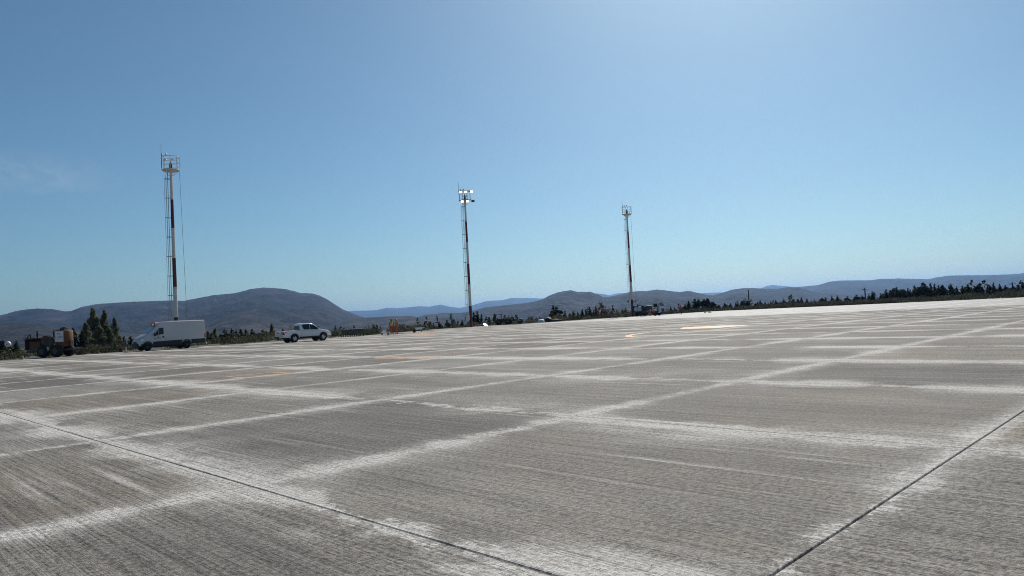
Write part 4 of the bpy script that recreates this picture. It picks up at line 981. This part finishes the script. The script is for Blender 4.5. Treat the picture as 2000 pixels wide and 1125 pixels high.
# metal sheet added for a glint, tilted to mirror the sun at the camera
cdir = (Vector((0, 0, CAM_H)) - Vector((-4.3, 112.5, .3))).normalized(); hn = (cdir + _sd).normalized()
q_ = hn.to_track_quat('Z', 'Y')
sheet = MB().box((0, 0, 0), (.5, .5, .012)).mesh('sheet')
t = thing('glint_reflector', 'added metal sheet tilted to flash a sun glint right of the lit mast', 'metal sheet', (-4.45, 112.3, -.12))
o = link('sheet', sheet, t, M['mirror']); o.location = (0, 0, .36); o.rotation_euler = q_.to_euler()
MB().tube((-.2, .25, .45), (-.2, .42, 0), .03).tube((.2, .25, .45), (.2, .42, 0), .03).build('glint_reflector_stand', M['dark_steel'], t)
t = thing('white_plank', 'white painted plank beside the added glint sheet', 'plank', (-5.3, 112.6, .0), R(8)); t.scale = (.9, 1, .6)
MB().box((0, 0, .42), (1.2, .2, .06)).build('board', M['white_plastic'], t)
for s in (-.45, .45): MB().box((s, 0, .195), (.08, .18, .39)).build('leg', M['dark_steel'], t)

# tractor with a canopy and a road roller beyond the lit mast
def make_tractor(x, y, rz):
    t = thing('canopy_tractor', 'dark tractor with open canopy right of the added glint sheet', 'tractor', (x, y, gz(x, y)), rz)
    for s in (-1, 1):
        w = MB().lathe([(.3, -.2), (.62, -.2), (.70, -.1), (.70, .1), (.62, .2), (.3, .2)], (-.3, s * .75, .70), 'Y', 24).build('wheel', M['tyre'], t)
        MB().lathe([(.32, -.05), (.25, .08)], (-.3, s * .92, .70), 'Y', 14).build('rim', M['rust'], w)
        w = MB().lathe([(.2, -.12), (.36, -.12), (.42, 0), (.36, .12), (.2, .12)], (1.6, s * .65, .42), 'Y', 20).build('wheel', M['tyre'], t)
    MB().box((.9, 0, 1.05), (1.7, .7, .7)).build('engine_hood', M['rust'], t, bevel=.05)
    MB().tube((1.2, .1, 1.4), (1.2, .1, 2.0), .05).build('exhaust', M['plastic'], t)
    MB().box((-.35, 0, 1.0), (.9, .9, .5)).box((-.5, 0, 1.45), (.15, .5, .5)).build('seat', M['plastic'], t, bevel=.04)
    MB().tube((.15, 0, 1.2), (0, 0, 1.65), .03).lathe([(.2, 1.65), (.2, 1.68)], (0, 0, 0), n=14).build('steering_wheel', M['plastic'], t)
    cn = MB().box((-.3, 0, 2.45), (1.7, 1.3, .10)).build('canopy', M['dark_steel'], t, bevel=.02)
    for sx in (-.95, .35):
        for s in (-1, 1): MB().tube((sx, s * .55, .9), (sx, s * .58, 2.42), .05).build('post', M['dark_steel'], cn)
    return t
make_tractor(-2.35, 122.8, R(10)).scale = (.75, .75, .74)
def make_roller(x, y, rz):
    t = thing('road_roller', 'rusty yellow road roller with sloping roof beyond the apron edge', 'road roller', (x, y, gz(x, y)), rz)
    MB().lathe([(.3, -.75), (.58, -.75), (.6, -.7), (.6, .7), (.58, .75), (.3, .75)], (1.35, 0, .6), 'Y', 26).build('drum', M['dark_steel'], t)
    for s in (-1, 1):
        MB().lathe([(.3, -.2), (.55, -.2), (.6, -.1), (.6, .1), (.55, .2), (.3, .2)], (-1.3, s * .6, .6), 'Y', 24).build('wheel', M['tyre'], t)
        MB().box((.75, s * .85, .75), (1.5, .10, .25)).build('drum_frame', M['machine_yellow'], t)
    MB().box((-1.15, 0, 1.25), (1.6, 1.2, .8)).build('engine_hood', M['machine_yellow'], t, bevel=.06)
    MB().box((.1, 0, .9), (.9, 1.3, .35)).box((-.2, 0, 1.35), (.2, .6, .6)).build('operator_seat', M['plastic'], t, bevel=.03)
    MB().tube((-1.3, .2, 1.6), (-1.3, .2, 2.1), .05).build('exhaust', M['plastic'], t)
    rf = MB().box((.25, 0, 2.2), (2.0, 1.4, .07), ry=R(-8)).build('roof', M['dark_steel'], t)
    for sx in (-.45, .75):
        for s in (-1, 1): MB().tube((sx, s * .6, 1.0), (sx, s * .6, 2.2 + .14 * sx), .04).build('post', M['dark_steel'], rf)
    return t
make_roller(.1, 124.6, R(12)).scale = (.75, .75, .74)
# heap of white sacks and a dark spoil heap
def lump(name, label, cat, x, y, sx, sy, sz, mat, seed, z0=None):
    bm = bmesh.new(); bmesh.ops.create_icosphere(bm, subdivisions=3, radius=1)
    for v in bm.verts:
        n_ = 1 + .28 * noise.noise(v.co * 1.7 + Vector((seed, 0, 0))) + .12 * noise.noise(v.co * 4.5 + Vector((0, seed, 0)))
        v.co = Vector((v.co.x * sx * n_, v.co.y * sy * n_, max(-.15, v.co.z) * sz * n_))
    me = bpy.data.meshes.new(name); bm.to_mesh(me); bm.free()
    o = link(name, me, None, mat, True); o.location = (x, y, gz(x, y) if z0 is None else z0); return tag(o, label, cat)
lump('sack', 'white bulging sack at the edge left of the dark heap', 'sack', 4.9, 129.0, .70, .6, .60, M['white_plastic'], 2.3, -.05)
lump('spoil_heap', 'dark pointed heap of spoil left of the big round tree', 'heap', 6.2, 129.6, .8, .7, .80, M['plastic'], 5.9, -.05)
lump('spoil_heap', 'low brown heap of earth right below the big round tree', 'heap', 7.7, 130.4, 1.2, .8, .5, M['rust'], 8.8, -.05)
k = 0
for (px_, D_, s_) in ((1195, 128, .22), (1204, 130, .16), (1253, 131, .20), (1258, 131, .15), (1385, 136, .22), (1376, 135, .16)):
    x_ = col_x(px_, D_); lab = ['first', 'second', 'third', 'fourth', 'fifth', 'sixth'][k]
    o = lump('rubble_stone', lab + ' from the left of the pale stones along the far apron edge', 'stone', x_, D_, s_ * 1.5, s_, s_, M['stone'], 11.1 + k, .0); o['group'] = 'pale stones on the far edge'; k += 1

# loose grit left on the slabs
gr = MB(); _g = random.Random(12)
for k in range(170):
    D_ = 3.5 + 40 * _g.random() ** 1.8; x_ = _g.uniform(-.8, .8) * D_; r_ = _g.uniform(.003, .008) * (1 + D_ / 25)
    vs = [Vector((x_, D_, .0)) + Vector((_g.uniform(.6, 1.2) * r_ * a, _g.uniform(.6, 1.2) * r_ * b, c * r_ * .9)) for a, b, c in ((1, 0, 0), (0, 1, 0), (-1, 0, 0), (0, -1, 0), (.2, .1, 1))]
    gr.add(vs, [(0, 1, 4), (1, 2, 4), (2, 3, 4), (3, 0, 4)], 0)
tag(gr.build('loose_grit', M['stone']), 'tiny loose stones scattered over the concrete slabs', 'grit', kind='stuff')

# ------------------------------------------------------------------ utility poles
for px_, D_, top, lab in ((1463, 215, 567, 'leftmost of the dark utility poles, plain and thick'), (1690, 205, 562, 'middle utility pole with short crossarm behind round trees'), (1978, 190, 551.5, 'rightmost utility pole near the right border')):
    x_ = col_x(px_, D_); zb = terrain(x_, D_) - .3; h_ = top_z(px_, top, D_) - zb
    t = thing('utility_pole', lab, 'utility pole', (x_, D_, zb), R(-20), 'utility poles beyond the taxiway')
    MB().tube((0, 0, 0), (0, 0, h_), .19, .14, 10).build('pole', M['wood_pole'], t)
    if px_ != 1463:
        ca = MB().box((0, 0, h_ - .45), (1.5, .12, .14)).build('crossarm', M['wood_pole'], t)
        for s in (-.65, -.2, .65): MB().lathe([(.03, 0), (.05, .08), (.03, .18)], (s, 0, h_ - .38), n=8).build('insulator', M['galv'], ca)
    else:
        MB().box((0, 0, h_ - .06), (.5, .3, .12)).build('cap', M['wood_pole'], t)

# ------------------------------------------------------------------ trees
rng = random.Random(5)
def leafcloud(pts, size, rnd, flat=0.0):
    mb = MB()
    for (c, s, out) in pts:
        n_ = (Vector((rnd.gauss(0, 1), rnd.gauss(0, 1), rnd.gauss(0, 1) + flat)) + out * .6).normalized()
        u = n_.orthogonal().normalized(); w = n_.cross(u); a = rnd.uniform(0, PI); u, w = u * math.cos(a) + w * math.sin(a), w * math.cos(a) - u * math.sin(a)
        l_ = size * s * rnd.uniform(.7, 1.35); k = rnd.uniform(.45, .8)
        c = Vector(c); mb.v += [tuple(c - u * l_), tuple(c + w * l_ * k), tuple(c + u * l_), tuple(c - w * l_ * k)]
        b = len(mb.v) - 4; mb.f.append((b, b + 1, b + 2, b + 3)); mb.mi.append(0)
    return mb
def conifer(rnd, ragged):
    pts = []; nl = rnd.randint(14, 18); R0 = rnd.uniform(.23, .33)
    for k in range(nl):
        f = k / nl; z = .06 + .90 * f; r = R0 * (1 - f) ** .8 + .012
        nb = max(5, int(13 * (1 - f) + 5))
        for b in range(nb):
            a = rnd.uniform(0, 2 * PI); L = r * rnd.uniform(.6, 1.12 + ragged); ns = max(3, int(11 * L / .2))
            for s in range(ns):
                g = (s + rnd.random()) / ns; e = Vector((math.cos(a), math.sin(a), 0))
                pts.append(((e * L * g + Vector((rnd.gauss(0, .014), rnd.gauss(0, .014), z - L * .30 * g * g + .04 * g + rnd.gauss(0, .014)))), 1.15 - .45 * f, e))
    for s in range(40): pts.append((Vector((rnd.gauss(0, .010), rnd.gauss(0, .010), .84 + .16 * rnd.random())), .55, Vector((0, 0, 1))))
    return leafcloud(pts, .042, rnd, .5)
def blob_tree(rnd, lobes, size, per):
    pts = []
    for (cx, cy, cz, rx, rz) in lobes:
        for s in range(int(per * (.5 + rx / .1))):
            d = Vector((rnd.gauss(0, 1), rnd.gauss(0, 1), rnd.gauss(0, 1))).normalized(); rr = rnd.uniform(.35, 1.05) ** .6
            bump_ = 1 + .35 * noise.noise(d * 2.6 + Vector((cx * 9, cz * 7, 3)))
            pts.append((Vector((cx + d.x * rx * rr * bump_, cy + d.y * rx * rr * bump_, cz + d.z * rz * rr * bump_)), 1, d))
    return leafcloud(pts, size, rnd, .2)
def poplar(rnd):
    lobes = []
    for k in range(36):
        f = (k + .5) / 36; a = rnd.uniform(0, 2 * PI); w = .170 * min(1, (f + .30) / .45) * (1 - max(0, (f - .45) / .55) ** 1.6 * .80)
        off = w * rnd.uniform(.2, .85); lobes.append((math.cos(a) * off, math.sin(a) * off, .05 + .88 * f, max(.03, w * rnd.uniform(.30, .50)), .060 * rnd.uniform(.8, 1.5)))
    lobes.append((0, 0, .95, .03, .06))
    return blob_tree(rnd, lobes, .0135, 165)
def round_pine(rnd):
    lobes = []
    for k in range(20):
        f = rnd.random(); a = rnd.uniform(0, 2 * PI); w = .36 * math.sin(PI * (.24 + .68 * f)) ** .7
        off = w * rnd.uniform(.3, .85); lobes.append((math.cos(a) * off, math.sin(a) * off, .14 + .68 * f, .13 * rnd.uniform(.75, 1.2), .10 * rnd.uniform(.7, 1.2)))
    lobes.append((rnd.gauss(0, .03), 0, .90, .09, .10))
    return blob_tree(rnd, lobes, .028, 95)
def trunk_mesh(rnd, top, r, limbs):
    mb = MB(); mb.tube((0, 0, -.03), (0.005, 0, top * .5), r, r * .65, 7).tube((.005, 0, top * .5), (0, .005, top), r * .65, r * .15, 7)
    for k in range(limbs):
        z = top * rnd.uniform(.25, .85); a = rnd.uniform(0, 2 * PI); L = .14 * (1.1 - z); mb.tube((0, 0, z), (math.cos(a) * L, math.sin(a) * L, z + L * .6), r * .35, r * .1, 5)
    return mb.mesh('trunk')
protos = {}
for kind, fn, mats, cnt in (('c', conifer, 'conifer', 5), ('p', poplar, 'poplar', 3), ('r', round_pine, 'pine', 4)):
    protos[kind] = []
    for k in range(cnt):
        rnd = random.Random(100 * ord(kind) + k)
        cm = (fn(rnd, .25 * k / 4) if kind == 'c' else fn(rnd))
        me = bpy.data.meshes.new('crown'); me.from_pydata(cm.v, [], cm.f); me.materials.append(M[mats])
        tm = trunk_mesh(rnd, .9 if kind != 'r' else .8, .018 if kind != 'r' else .026, 8 if kind != 'c' else 4); tm.materials.append(M['bark'])
        protos[kind].append((me, tm))
NAME = {'c': 'conifer_tree', 'p': 'poplar_tree', 'r': 'pine_tree'}
DESC = {'c': 'dark pointed conifer', 'p': 'olive green poplar', 'r': 'dark rounded pine'}
ORD = 'first second third fourth fifth sixth seventh eighth ninth tenth eleventh twelfth thirteenth fourteenth fifteenth sixteenth seventeenth eighteenth nineteenth twentieth twenty-first twenty-second twenty-third twenty-fourth twenty-fifth twenty-sixth twenty-seventh twenty-eighth twenty-ninth thirtieth thirty-first thirty-second thirty-third thirty-fourth thirty-fifth thirty-sixth'.split()
SEG = [(0, 245, 'between the orange trailer and the van'), (245, 470, 'just right of the van'), (470, 560, 'just left of the pickup'), (560, 760, 'between the pickup and the two workers'), (760, 850, 'just right of the two workers'), (850, 917, 'just left of the lit mast'),
       (917, 1060, 'between the lit mast and the white sack'), (1060, 1150, 'just right of the white sack'), (1150, 1233, 'just left of the farthest mast'), (1233, 1400, 'between the truck and the leftmost utility pole'), (1400, 1463, 'just left of the leftmost utility pole'),
       (1463, 1530, 'just right of the leftmost utility pole'), (1530, 1610, 'midway between the leftmost and middle utility poles'), (1610, 1690, 'just left of the middle utility pole'),
       (1690, 1770, 'just right of the middle utility pole'), (1770, 1850, 'around the tallest round tree at right'), (1850, 1920, 'midway between the middle and rightmost utility poles'), (1920, 1978, 'just left of the rightmost utility pole'), (1978, 2100, 'right of the rightmost utility pole')]
T = []   # (px, top py, distance, kind, slenderness)
T += [(182, 602, 97, 'p', 1.15), (205, 605, 98, 'p', 1.05), (224, 620, 99, 'p', .85), (167, 630, 94, 'p', 1.2), (193, 636, 93, 'p', 1.5), (214, 642, 94, 'p', 1.5), (143, 643, 92, 'c', 1.1), (161, 648, 93, 'c', 1.2), (131, 645, 95, 'c', .9), (242, 660, 100, 'c', 1), (255, 659, 101, 'c', 1.1), (8, 664, 84, 'r', 1), (32, 668, 84, 'c', 1.2)]
T += [(405, 646, 108, 'p', 1.4), (420, 641, 110, 'p', 1.3), (413, 650, 104, 'p', 1.4), (438, 645, 122, 'c', 1), (452, 644, 118, 'c', 1), (461, 648, 124, 'c', 1), (470, 645, 120, 'c', 1.1), (479, 646, 126, 'c', 1), (492, 645, 119, 'c', 1.2), (504, 655, 116, 'c', 1), (513, 646, 121, 'c', 1.1), (520, 650, 117, 'c', 1), (530, 632, 112, 'p', 1.1), (447, 656, 108, 'c', 1.2), (545, 650, 120, 'c', 1)]
T += [(655, 642, 118, 'c', 1.3), (735, 637, 132, 'c', 1.2), (708, 645, 130, 'r', 1), (795, 636, 138, 'r', 1), (815, 634, 140, 'r', .9), (829, 631, 141, 'c', 1), (838, 631, 140, 'c', 1), (846, 633, 142, 'c', 1), (860, 633, 140, 'r', 1), (872, 627, 146, 'c', 1), (882, 629, 145, 'c', 1), (893, 632, 143, 'c', 1), (902, 627, 148, 'c', .9)]
T += [(925, 612, 158, 'c', .9), (932, 610, 160, 'c', .8), (940, 616, 158, 'c', .8), (955, 619, 160, 'p', 1.5), (966, 612, 170, 'p', 1.2), (1010, 622, 175, 'c', .9), (1032, 622, 175, 'c', .9), (1046, 621, 176, 'r', .8)]
T += [(1087, 599, 152, 'r', 1.25), (1103, 613, 160, 'r', 1), (1113, 611, 165, 'p', 1.3), (1120, 609, 165, 'c', 1), (1128, 611, 166, 'c', 1), (1137, 606, 168, 'c', 1), (1146, 611, 168, 'c', 1), (1152, 602, 170, 'c', 1), (1159, 608, 168, 'c', 1), (1164, 600, 172, 'c', 1), (1174, 607, 170, 'r', .8), (1185, 612, 170, 'c', .9), (1197, 611, 172, 'c', .9), (1204, 609, 174, 'c', .9), (1215, 606, 174, 'c', 1), (1222, 604, 176, 'c', 1)]
T += [(1310, 601, 170, 'c', 1), (1318, 604, 170, 'c', 1), (1338, 595, 176, 'c', 1), (1345, 590, 178, 'c', 1.2), (1358, 583, 182, 'r', 1), (1366, 584, 186, 'r', .9), (1375, 584, 182, 'r', 1), (1384, 582, 184, 'r', 1), (1393, 589, 182, 'r', 1), (1405, 596, 190, 'r', .9), (1415, 597, 190, 'r', .8), (1427, 594, 192, 'c', 1.2), (1441, 590, 192, 'c', .9), (1450, 587, 190, 'r', 1), (1459, 587, 192, 'r', 1)]
T += [(1475, 592, 195, 'r', .9), (1485, 589, 195, 'c', 1.1), (1495, 594, 195, 'c', 1), (1505, 591, 196, 'c', 1), (1515, 588, 196, 'c', 1), (1523, 591, 195, 'c', 1), (1531, 586, 197, 'c', 1.1), (1545, 590, 196, 'c', 1), (1551, 587, 198, 'c', 1), (1557, 586, 198, 'c', 1), (1566, 584, 198, 'c', 1), (1577, 586, 198, 'c', .6), (1590, 585, 198, 'c', .6), (1625, 580, 196, 'c', 1.2), (1655, 578, 190, 'r', 1.1), (1673, 576, 190, 'r', 1.3), (1684, 577, 190, 'r', 1)]
T += [(1697, 577, 190, 'c', 1.1), (1720, 575, 185, 'c', 1.1), (1731, 568, 184, 'c', 1.5), (1743, 570, 186, 'c', 1.2), (1752, 563, 186, 'c', 1.3), (1765, 567, 186, 'c', 1.1), (1774, 565, 188, 'c', 1), (1787, 560, 186, 'c', 1.3), (1804, 552, 184, 'r', 1.3), (1797, 560, 182, 'r', 1), (1818, 556, 186, 'c', 1.2), (1826, 557, 188, 'c', 1)]
T += [(1834, 559, 188, 'c', 1), (1843, 556, 186, 'r', .9), (1858, 557, 184, 'c', 1.4), (1869, 562, 184, 'c', 1), (1880, 560, 184, 'c', 1.2), (1891, 558, 183, 'c', 1.4), (1910, 556, 180, 'r', 1.1), (1919, 563, 180, 'c', 1.1), (1930, 566, 180, 'r', .8), (1941, 555, 178, 'c', 1.1), (1953, 557, 178, 'c', 1.2), (1964, 557, 178, 'r', .9), (1998, 553, 172, 'c', 1.4), (2018, 556, 172, 'c', 1.2), (1988, 563, 175, 'r', .8)]
_r = random.Random(31)
for (a_, b_, n_, y0_, y1_, d0_, d1_, kinds) in ((430, 560, 16, 648, 658, 112, 150, 'rrcrp'), (640, 760, 8, 641, 648, 120, 150, 'rrc'), (780, 915, 12, 630, 640, 140, 170, 'rrc'), (1100, 1232, 14, 607, 616, 165, 190, 'cccp'), (1330, 1460, 8, 592, 600, 180, 200, 'rc'), (1465, 1640, 18, 588, 596, 195, 215, 'rrc'), (1700, 1990, 22, 560, 572, 185, 200, 'rrc'), (1740, 1990, 22, 558, 568, 190, 205, 'rc'), (1400, 1660, 26, 585, 594, 196, 212, 'crc')):
    for k_ in range(n_):
        px_ = a_ + (b_ - a_) * (k_ + _r.random()) / n_; f_ = (px_ - a_) / (b_ - a_); tilt = -.0529 * (px_ - (a_ + b_) / 2)
        T.append((round(px_, 1), _r.uniform(y0_, y1_) + (tilt if a_ < 1700 else tilt * .4), _r.uniform(d0_, d1_), _r.choice(kinds), _r.uniform(1.0, 1.5)))
T.sort()
count = {}
for (px_, py_, D_, kind, sl) in T:
    seg = next(s for s in SEG if s[0] <= px_ < s[1])
    key = (seg[2], kind); count[key] = count.get(key, 0) + 1
tot = dict(count); count = {}
for (px_, py_, D_, kind, sl) in T:
    seg = next(s for s in SEG if s[0] <= px_ < s[1]); key = (seg[2], kind); i = count.get(key, 0); count[key] = i + 1
    lab = DESC[kind] + ' ' + seg[2] if tot[key] == 1 else '%s %s, %s from the left' % (DESC[kind], seg[2], ORD[i])
    py_ -= 3.0 if kind == 'c' else 0
    x_ = col_x(px_, D_); zb = terrain(x_, D_) - .15; h_ = max(1.2, top_z(px_, py_, D_) - zb)
    t = thing(NAME[kind], lab, 'tree', (x_, D_, zb), rng.uniform(0, 6.28), 'trees beyond the apron edge')
    w_ = h_ * sl * (.80 if kind == 'c' and h_ > 7 else 1.0)
    cm, tm = protos[kind][rng.randrange(len(protos[kind]))]
    for nm, me in (('crown', cm), ('trunk', tm)):
        o = bpy.data.objects.new(nm, me); COL.objects.link(o); o.parent = t
        o.scale = (w_, w_, h_)

# scrub and undergrowth along the edges: nobody could count it
def scrub(name, label, spots, mat, seed, size=.095):
    rnd = random.Random(seed); pts = []
    for (x, y, r, h) in spots:
        z0 = terrain(x, y) - .05
        for s in range(int(110 + 110 * r * h)):
            d = Vector((rnd.gauss(0, 1), rnd.gauss(0, 1), abs(rnd.gauss(0, 1)))).normalized(); rr = rnd.uniform(.3, 1.0) ** .5
            b_ = 1 + .4 * noise.noise(d * 2 + Vector((x, y, 0)))
            pts.append((Vector((x + d.x * r * rr * b_, y + d.y * r * rr * b_, z0 + d.z * h * rr * b_)), 1.0, d))
    o = leafcloud(pts, size, rnd, .3); me = bpy.data.meshes.new(name); me.from_pydata(o.v, [], o.f)
    return tag(link(name, me, None, mat), label, 'scrub', kind='stuff')
rnd = random.Random(77); A = []; B = []; C = []
for k in range(560):                                   # bank beside the apron
    p = rnd.uniform(2, 150); d = rnd.uniform(0, 1) ** 1.6 * 60
    edge = 77.5 if p < 57 else 84 if p < 66 else 89 if p < 112 else 84
    q = edge + .8 + d; x, y = XY(p, q)
    s = project(x, y, 0)
    if not s or not (-80 < s[0] < 2080): continue
    if any(math.hypot(x - a, y - b) < 2.2 for a, b in ((-38.3, 80.6), (-6.7, 112.6), (23.2, 139.6), (-2.35, 122.8), (.1, 124.6), (-32, 71.8), (24.9, 136.6), (-12, 90.5), (-19.1, 85.2))): continue
    h = rnd.uniform(.5, 1.3) + (1.3 if d > 18 and rnd.random() < .35 else 0)
    (A if rnd.random() < .6 else B).append((x, y, rnd.uniform(.6, 1.5), h))
for k in range(620):                                   # beyond the taxiway
    q = rnd.uniform(-5, 92); d = rnd.uniform(0, 1) ** 1.3 * 70; p = 144.5 + d; x, y = XY(p, q); s = project(x, y, 0)
    if not s or not (900 < s[0] < 2100): continue
    (A if rnd.random() < .35 else C).append((x, y, rnd.uniform(.8, 2.0), rnd.uniform(.45, 1.05) + .006 * d))
scrub('scrub', 'dark green scrub growing along the apron edge', A, M['scrub'], 1)
scrub('scrub', 'pale olive bushes scattered in the scrub below the bank', B, M['bush'], 2)
scrub('scrub', 'dense dark heath beyond the pale taxiway strip', C, M['heath'], 3, .10)
scrub('scrub', 'rusty brown bush by the farthest mast', [(col_x(1174, 150), 150, 1.6, 3.6), (col_x(1181, 150), 150, 1.2, 2.6)], M['rust_bush'], 4)
# woodland far below on the valley floor
W = []
for k in range(700):
    D_ = rnd.uniform(190, 900); px_ = rnd.uniform(-60, 2060); x_ = col_x(px_, D_)
    if noise.noise(Vector((x_ / 120, D_ / 160, 9))) > -.1: W.append((x_, D_, rnd.uniform(1.2, 3.2), rnd.uniform(2, 5.5)))
def wood(spots):
    rnd = random.Random(8); pts = []
    for (x, y, r, h) in spots:
        z0 = terrain(x, y)
        for s in range(60):
            f = rnd.random(); a = rnd.uniform(0, 2 * PI); rr = r * (1 - f) ** .8 * rnd.uniform(.3, 1)
            pts.append((Vector((x + math.cos(a) * rr, y + math.sin(a) * rr, z0 + h * f)), 1, Vector((0, 0, 1))))
    o = leafcloud(pts, .42, rnd, .3); me = bpy.data.meshes.new('woodland'); me.from_pydata(o.v, [], o.f); return me
tag(link('woodland', wood(W), None, M['conifer']), 'dark woodland scattered over the valley beyond the apron', 'woodland', kind='stuff')

# ------------------------------------------------------------------ one faint wisp of cirrus, seven kilometres up
def cirrus():
    t = NT('cirrus_ice'); g = t.new('ShaderNodeTexCoord'); v = g.outputs['Generated']
    sp = t.new('ShaderNodeSeparateXYZ'); t.l.new(v, sp.inputs[0]); x, y = sp.outputs[0], sp.outputs[1]
    n = t.noise(t.xyz(t.math('MULTIPLY', x, 2.0), t.math('MULTIPLY', y, 9.0)), 1.0, 6, .65, .6)
    ex = t.math('MULTIPLY', t.rng(x, 0, .35, 0, 1, True), t.rng(x, .55, 1, 1, 0, True)); ey = t.math('MULTIPLY', t.rng(y, 0, .45, 0, 1, True), t.rng(y, .55, 1, 1, 0, True))
    a = t.math('MULTIPLY', t.math('MULTIPLY', ex, ey), t.rng(n, .32, .80, 0, .15))
    tr = t.new('ShaderNodeBsdfTransparent'); tl = t.new('ShaderNodeBsdfTranslucent'); tl.inputs[0].default_value = (.9, .9, .9, 1)
    mx = t.new('ShaderNodeMixShader'); t.l.new(a, mx.inputs[0]); t.l.new(tr.outputs[0], mx.inputs[1]); t.l.new(tl.outputs[0], mx.inputs[2]); t.l.new(mx.outputs[0], t.out.inputs[0])
    t.n.remove(t.bsdf)
    D = 30000; x0 = col_x(60, D); mb = MB(); n_ = 12
    mb.v = [(a_ * 9000, b_ * 9000, 250 * math.sin(3 * a_ + 2 * b_)) for a_ in [i / n_ - .5 for i in range(n_ + 1)] for b_ in [i / n_ - .5 for i in range(n_ + 1)]]
    m = n_ + 1; mb.f = [(i * m + j, (i + 1) * m + j, (i + 1) * m + j + 1, i * m + j + 1) for i in range(n_) for j in range(n_)]; mb.mi = [0] * len(mb.f)
    o = mb.build('cirrus_cloud', t.m, smooth=True); o.location = (x0, D, 7000); o.rotation_euler = (0, 0, R(-62)); o.visible_shadow = True
    tag(o, 'faint wisp of cirrus cloud at the left of the sky', 'cloud', kind='stuff')
cirrus()

# ------------------------------------------------------------------ haze: the air between here and the far ranges
hz = MB().box((0, 0, 125), (38000, 38000, 500)).build('haze', None)
t = NT('haze_air'); t.n.remove(t.bsdf)
pv = t.new('ShaderNodeVolumePrincipled'); pv.inputs['Color'].default_value = (.30, .56, 1.0, 1); pv.inputs['Density'].default_value = 5.6e-5; pv.inputs['Anisotropy'].default_value = .5
t.l.new(pv.outputs[0], t.out.inputs['Volume'])
hz.data.materials.clear(); hz.data.materials.append(t.m)
tag(hz, 'thin blue haze filling the air over the valley', 'haze', kind='stuff')
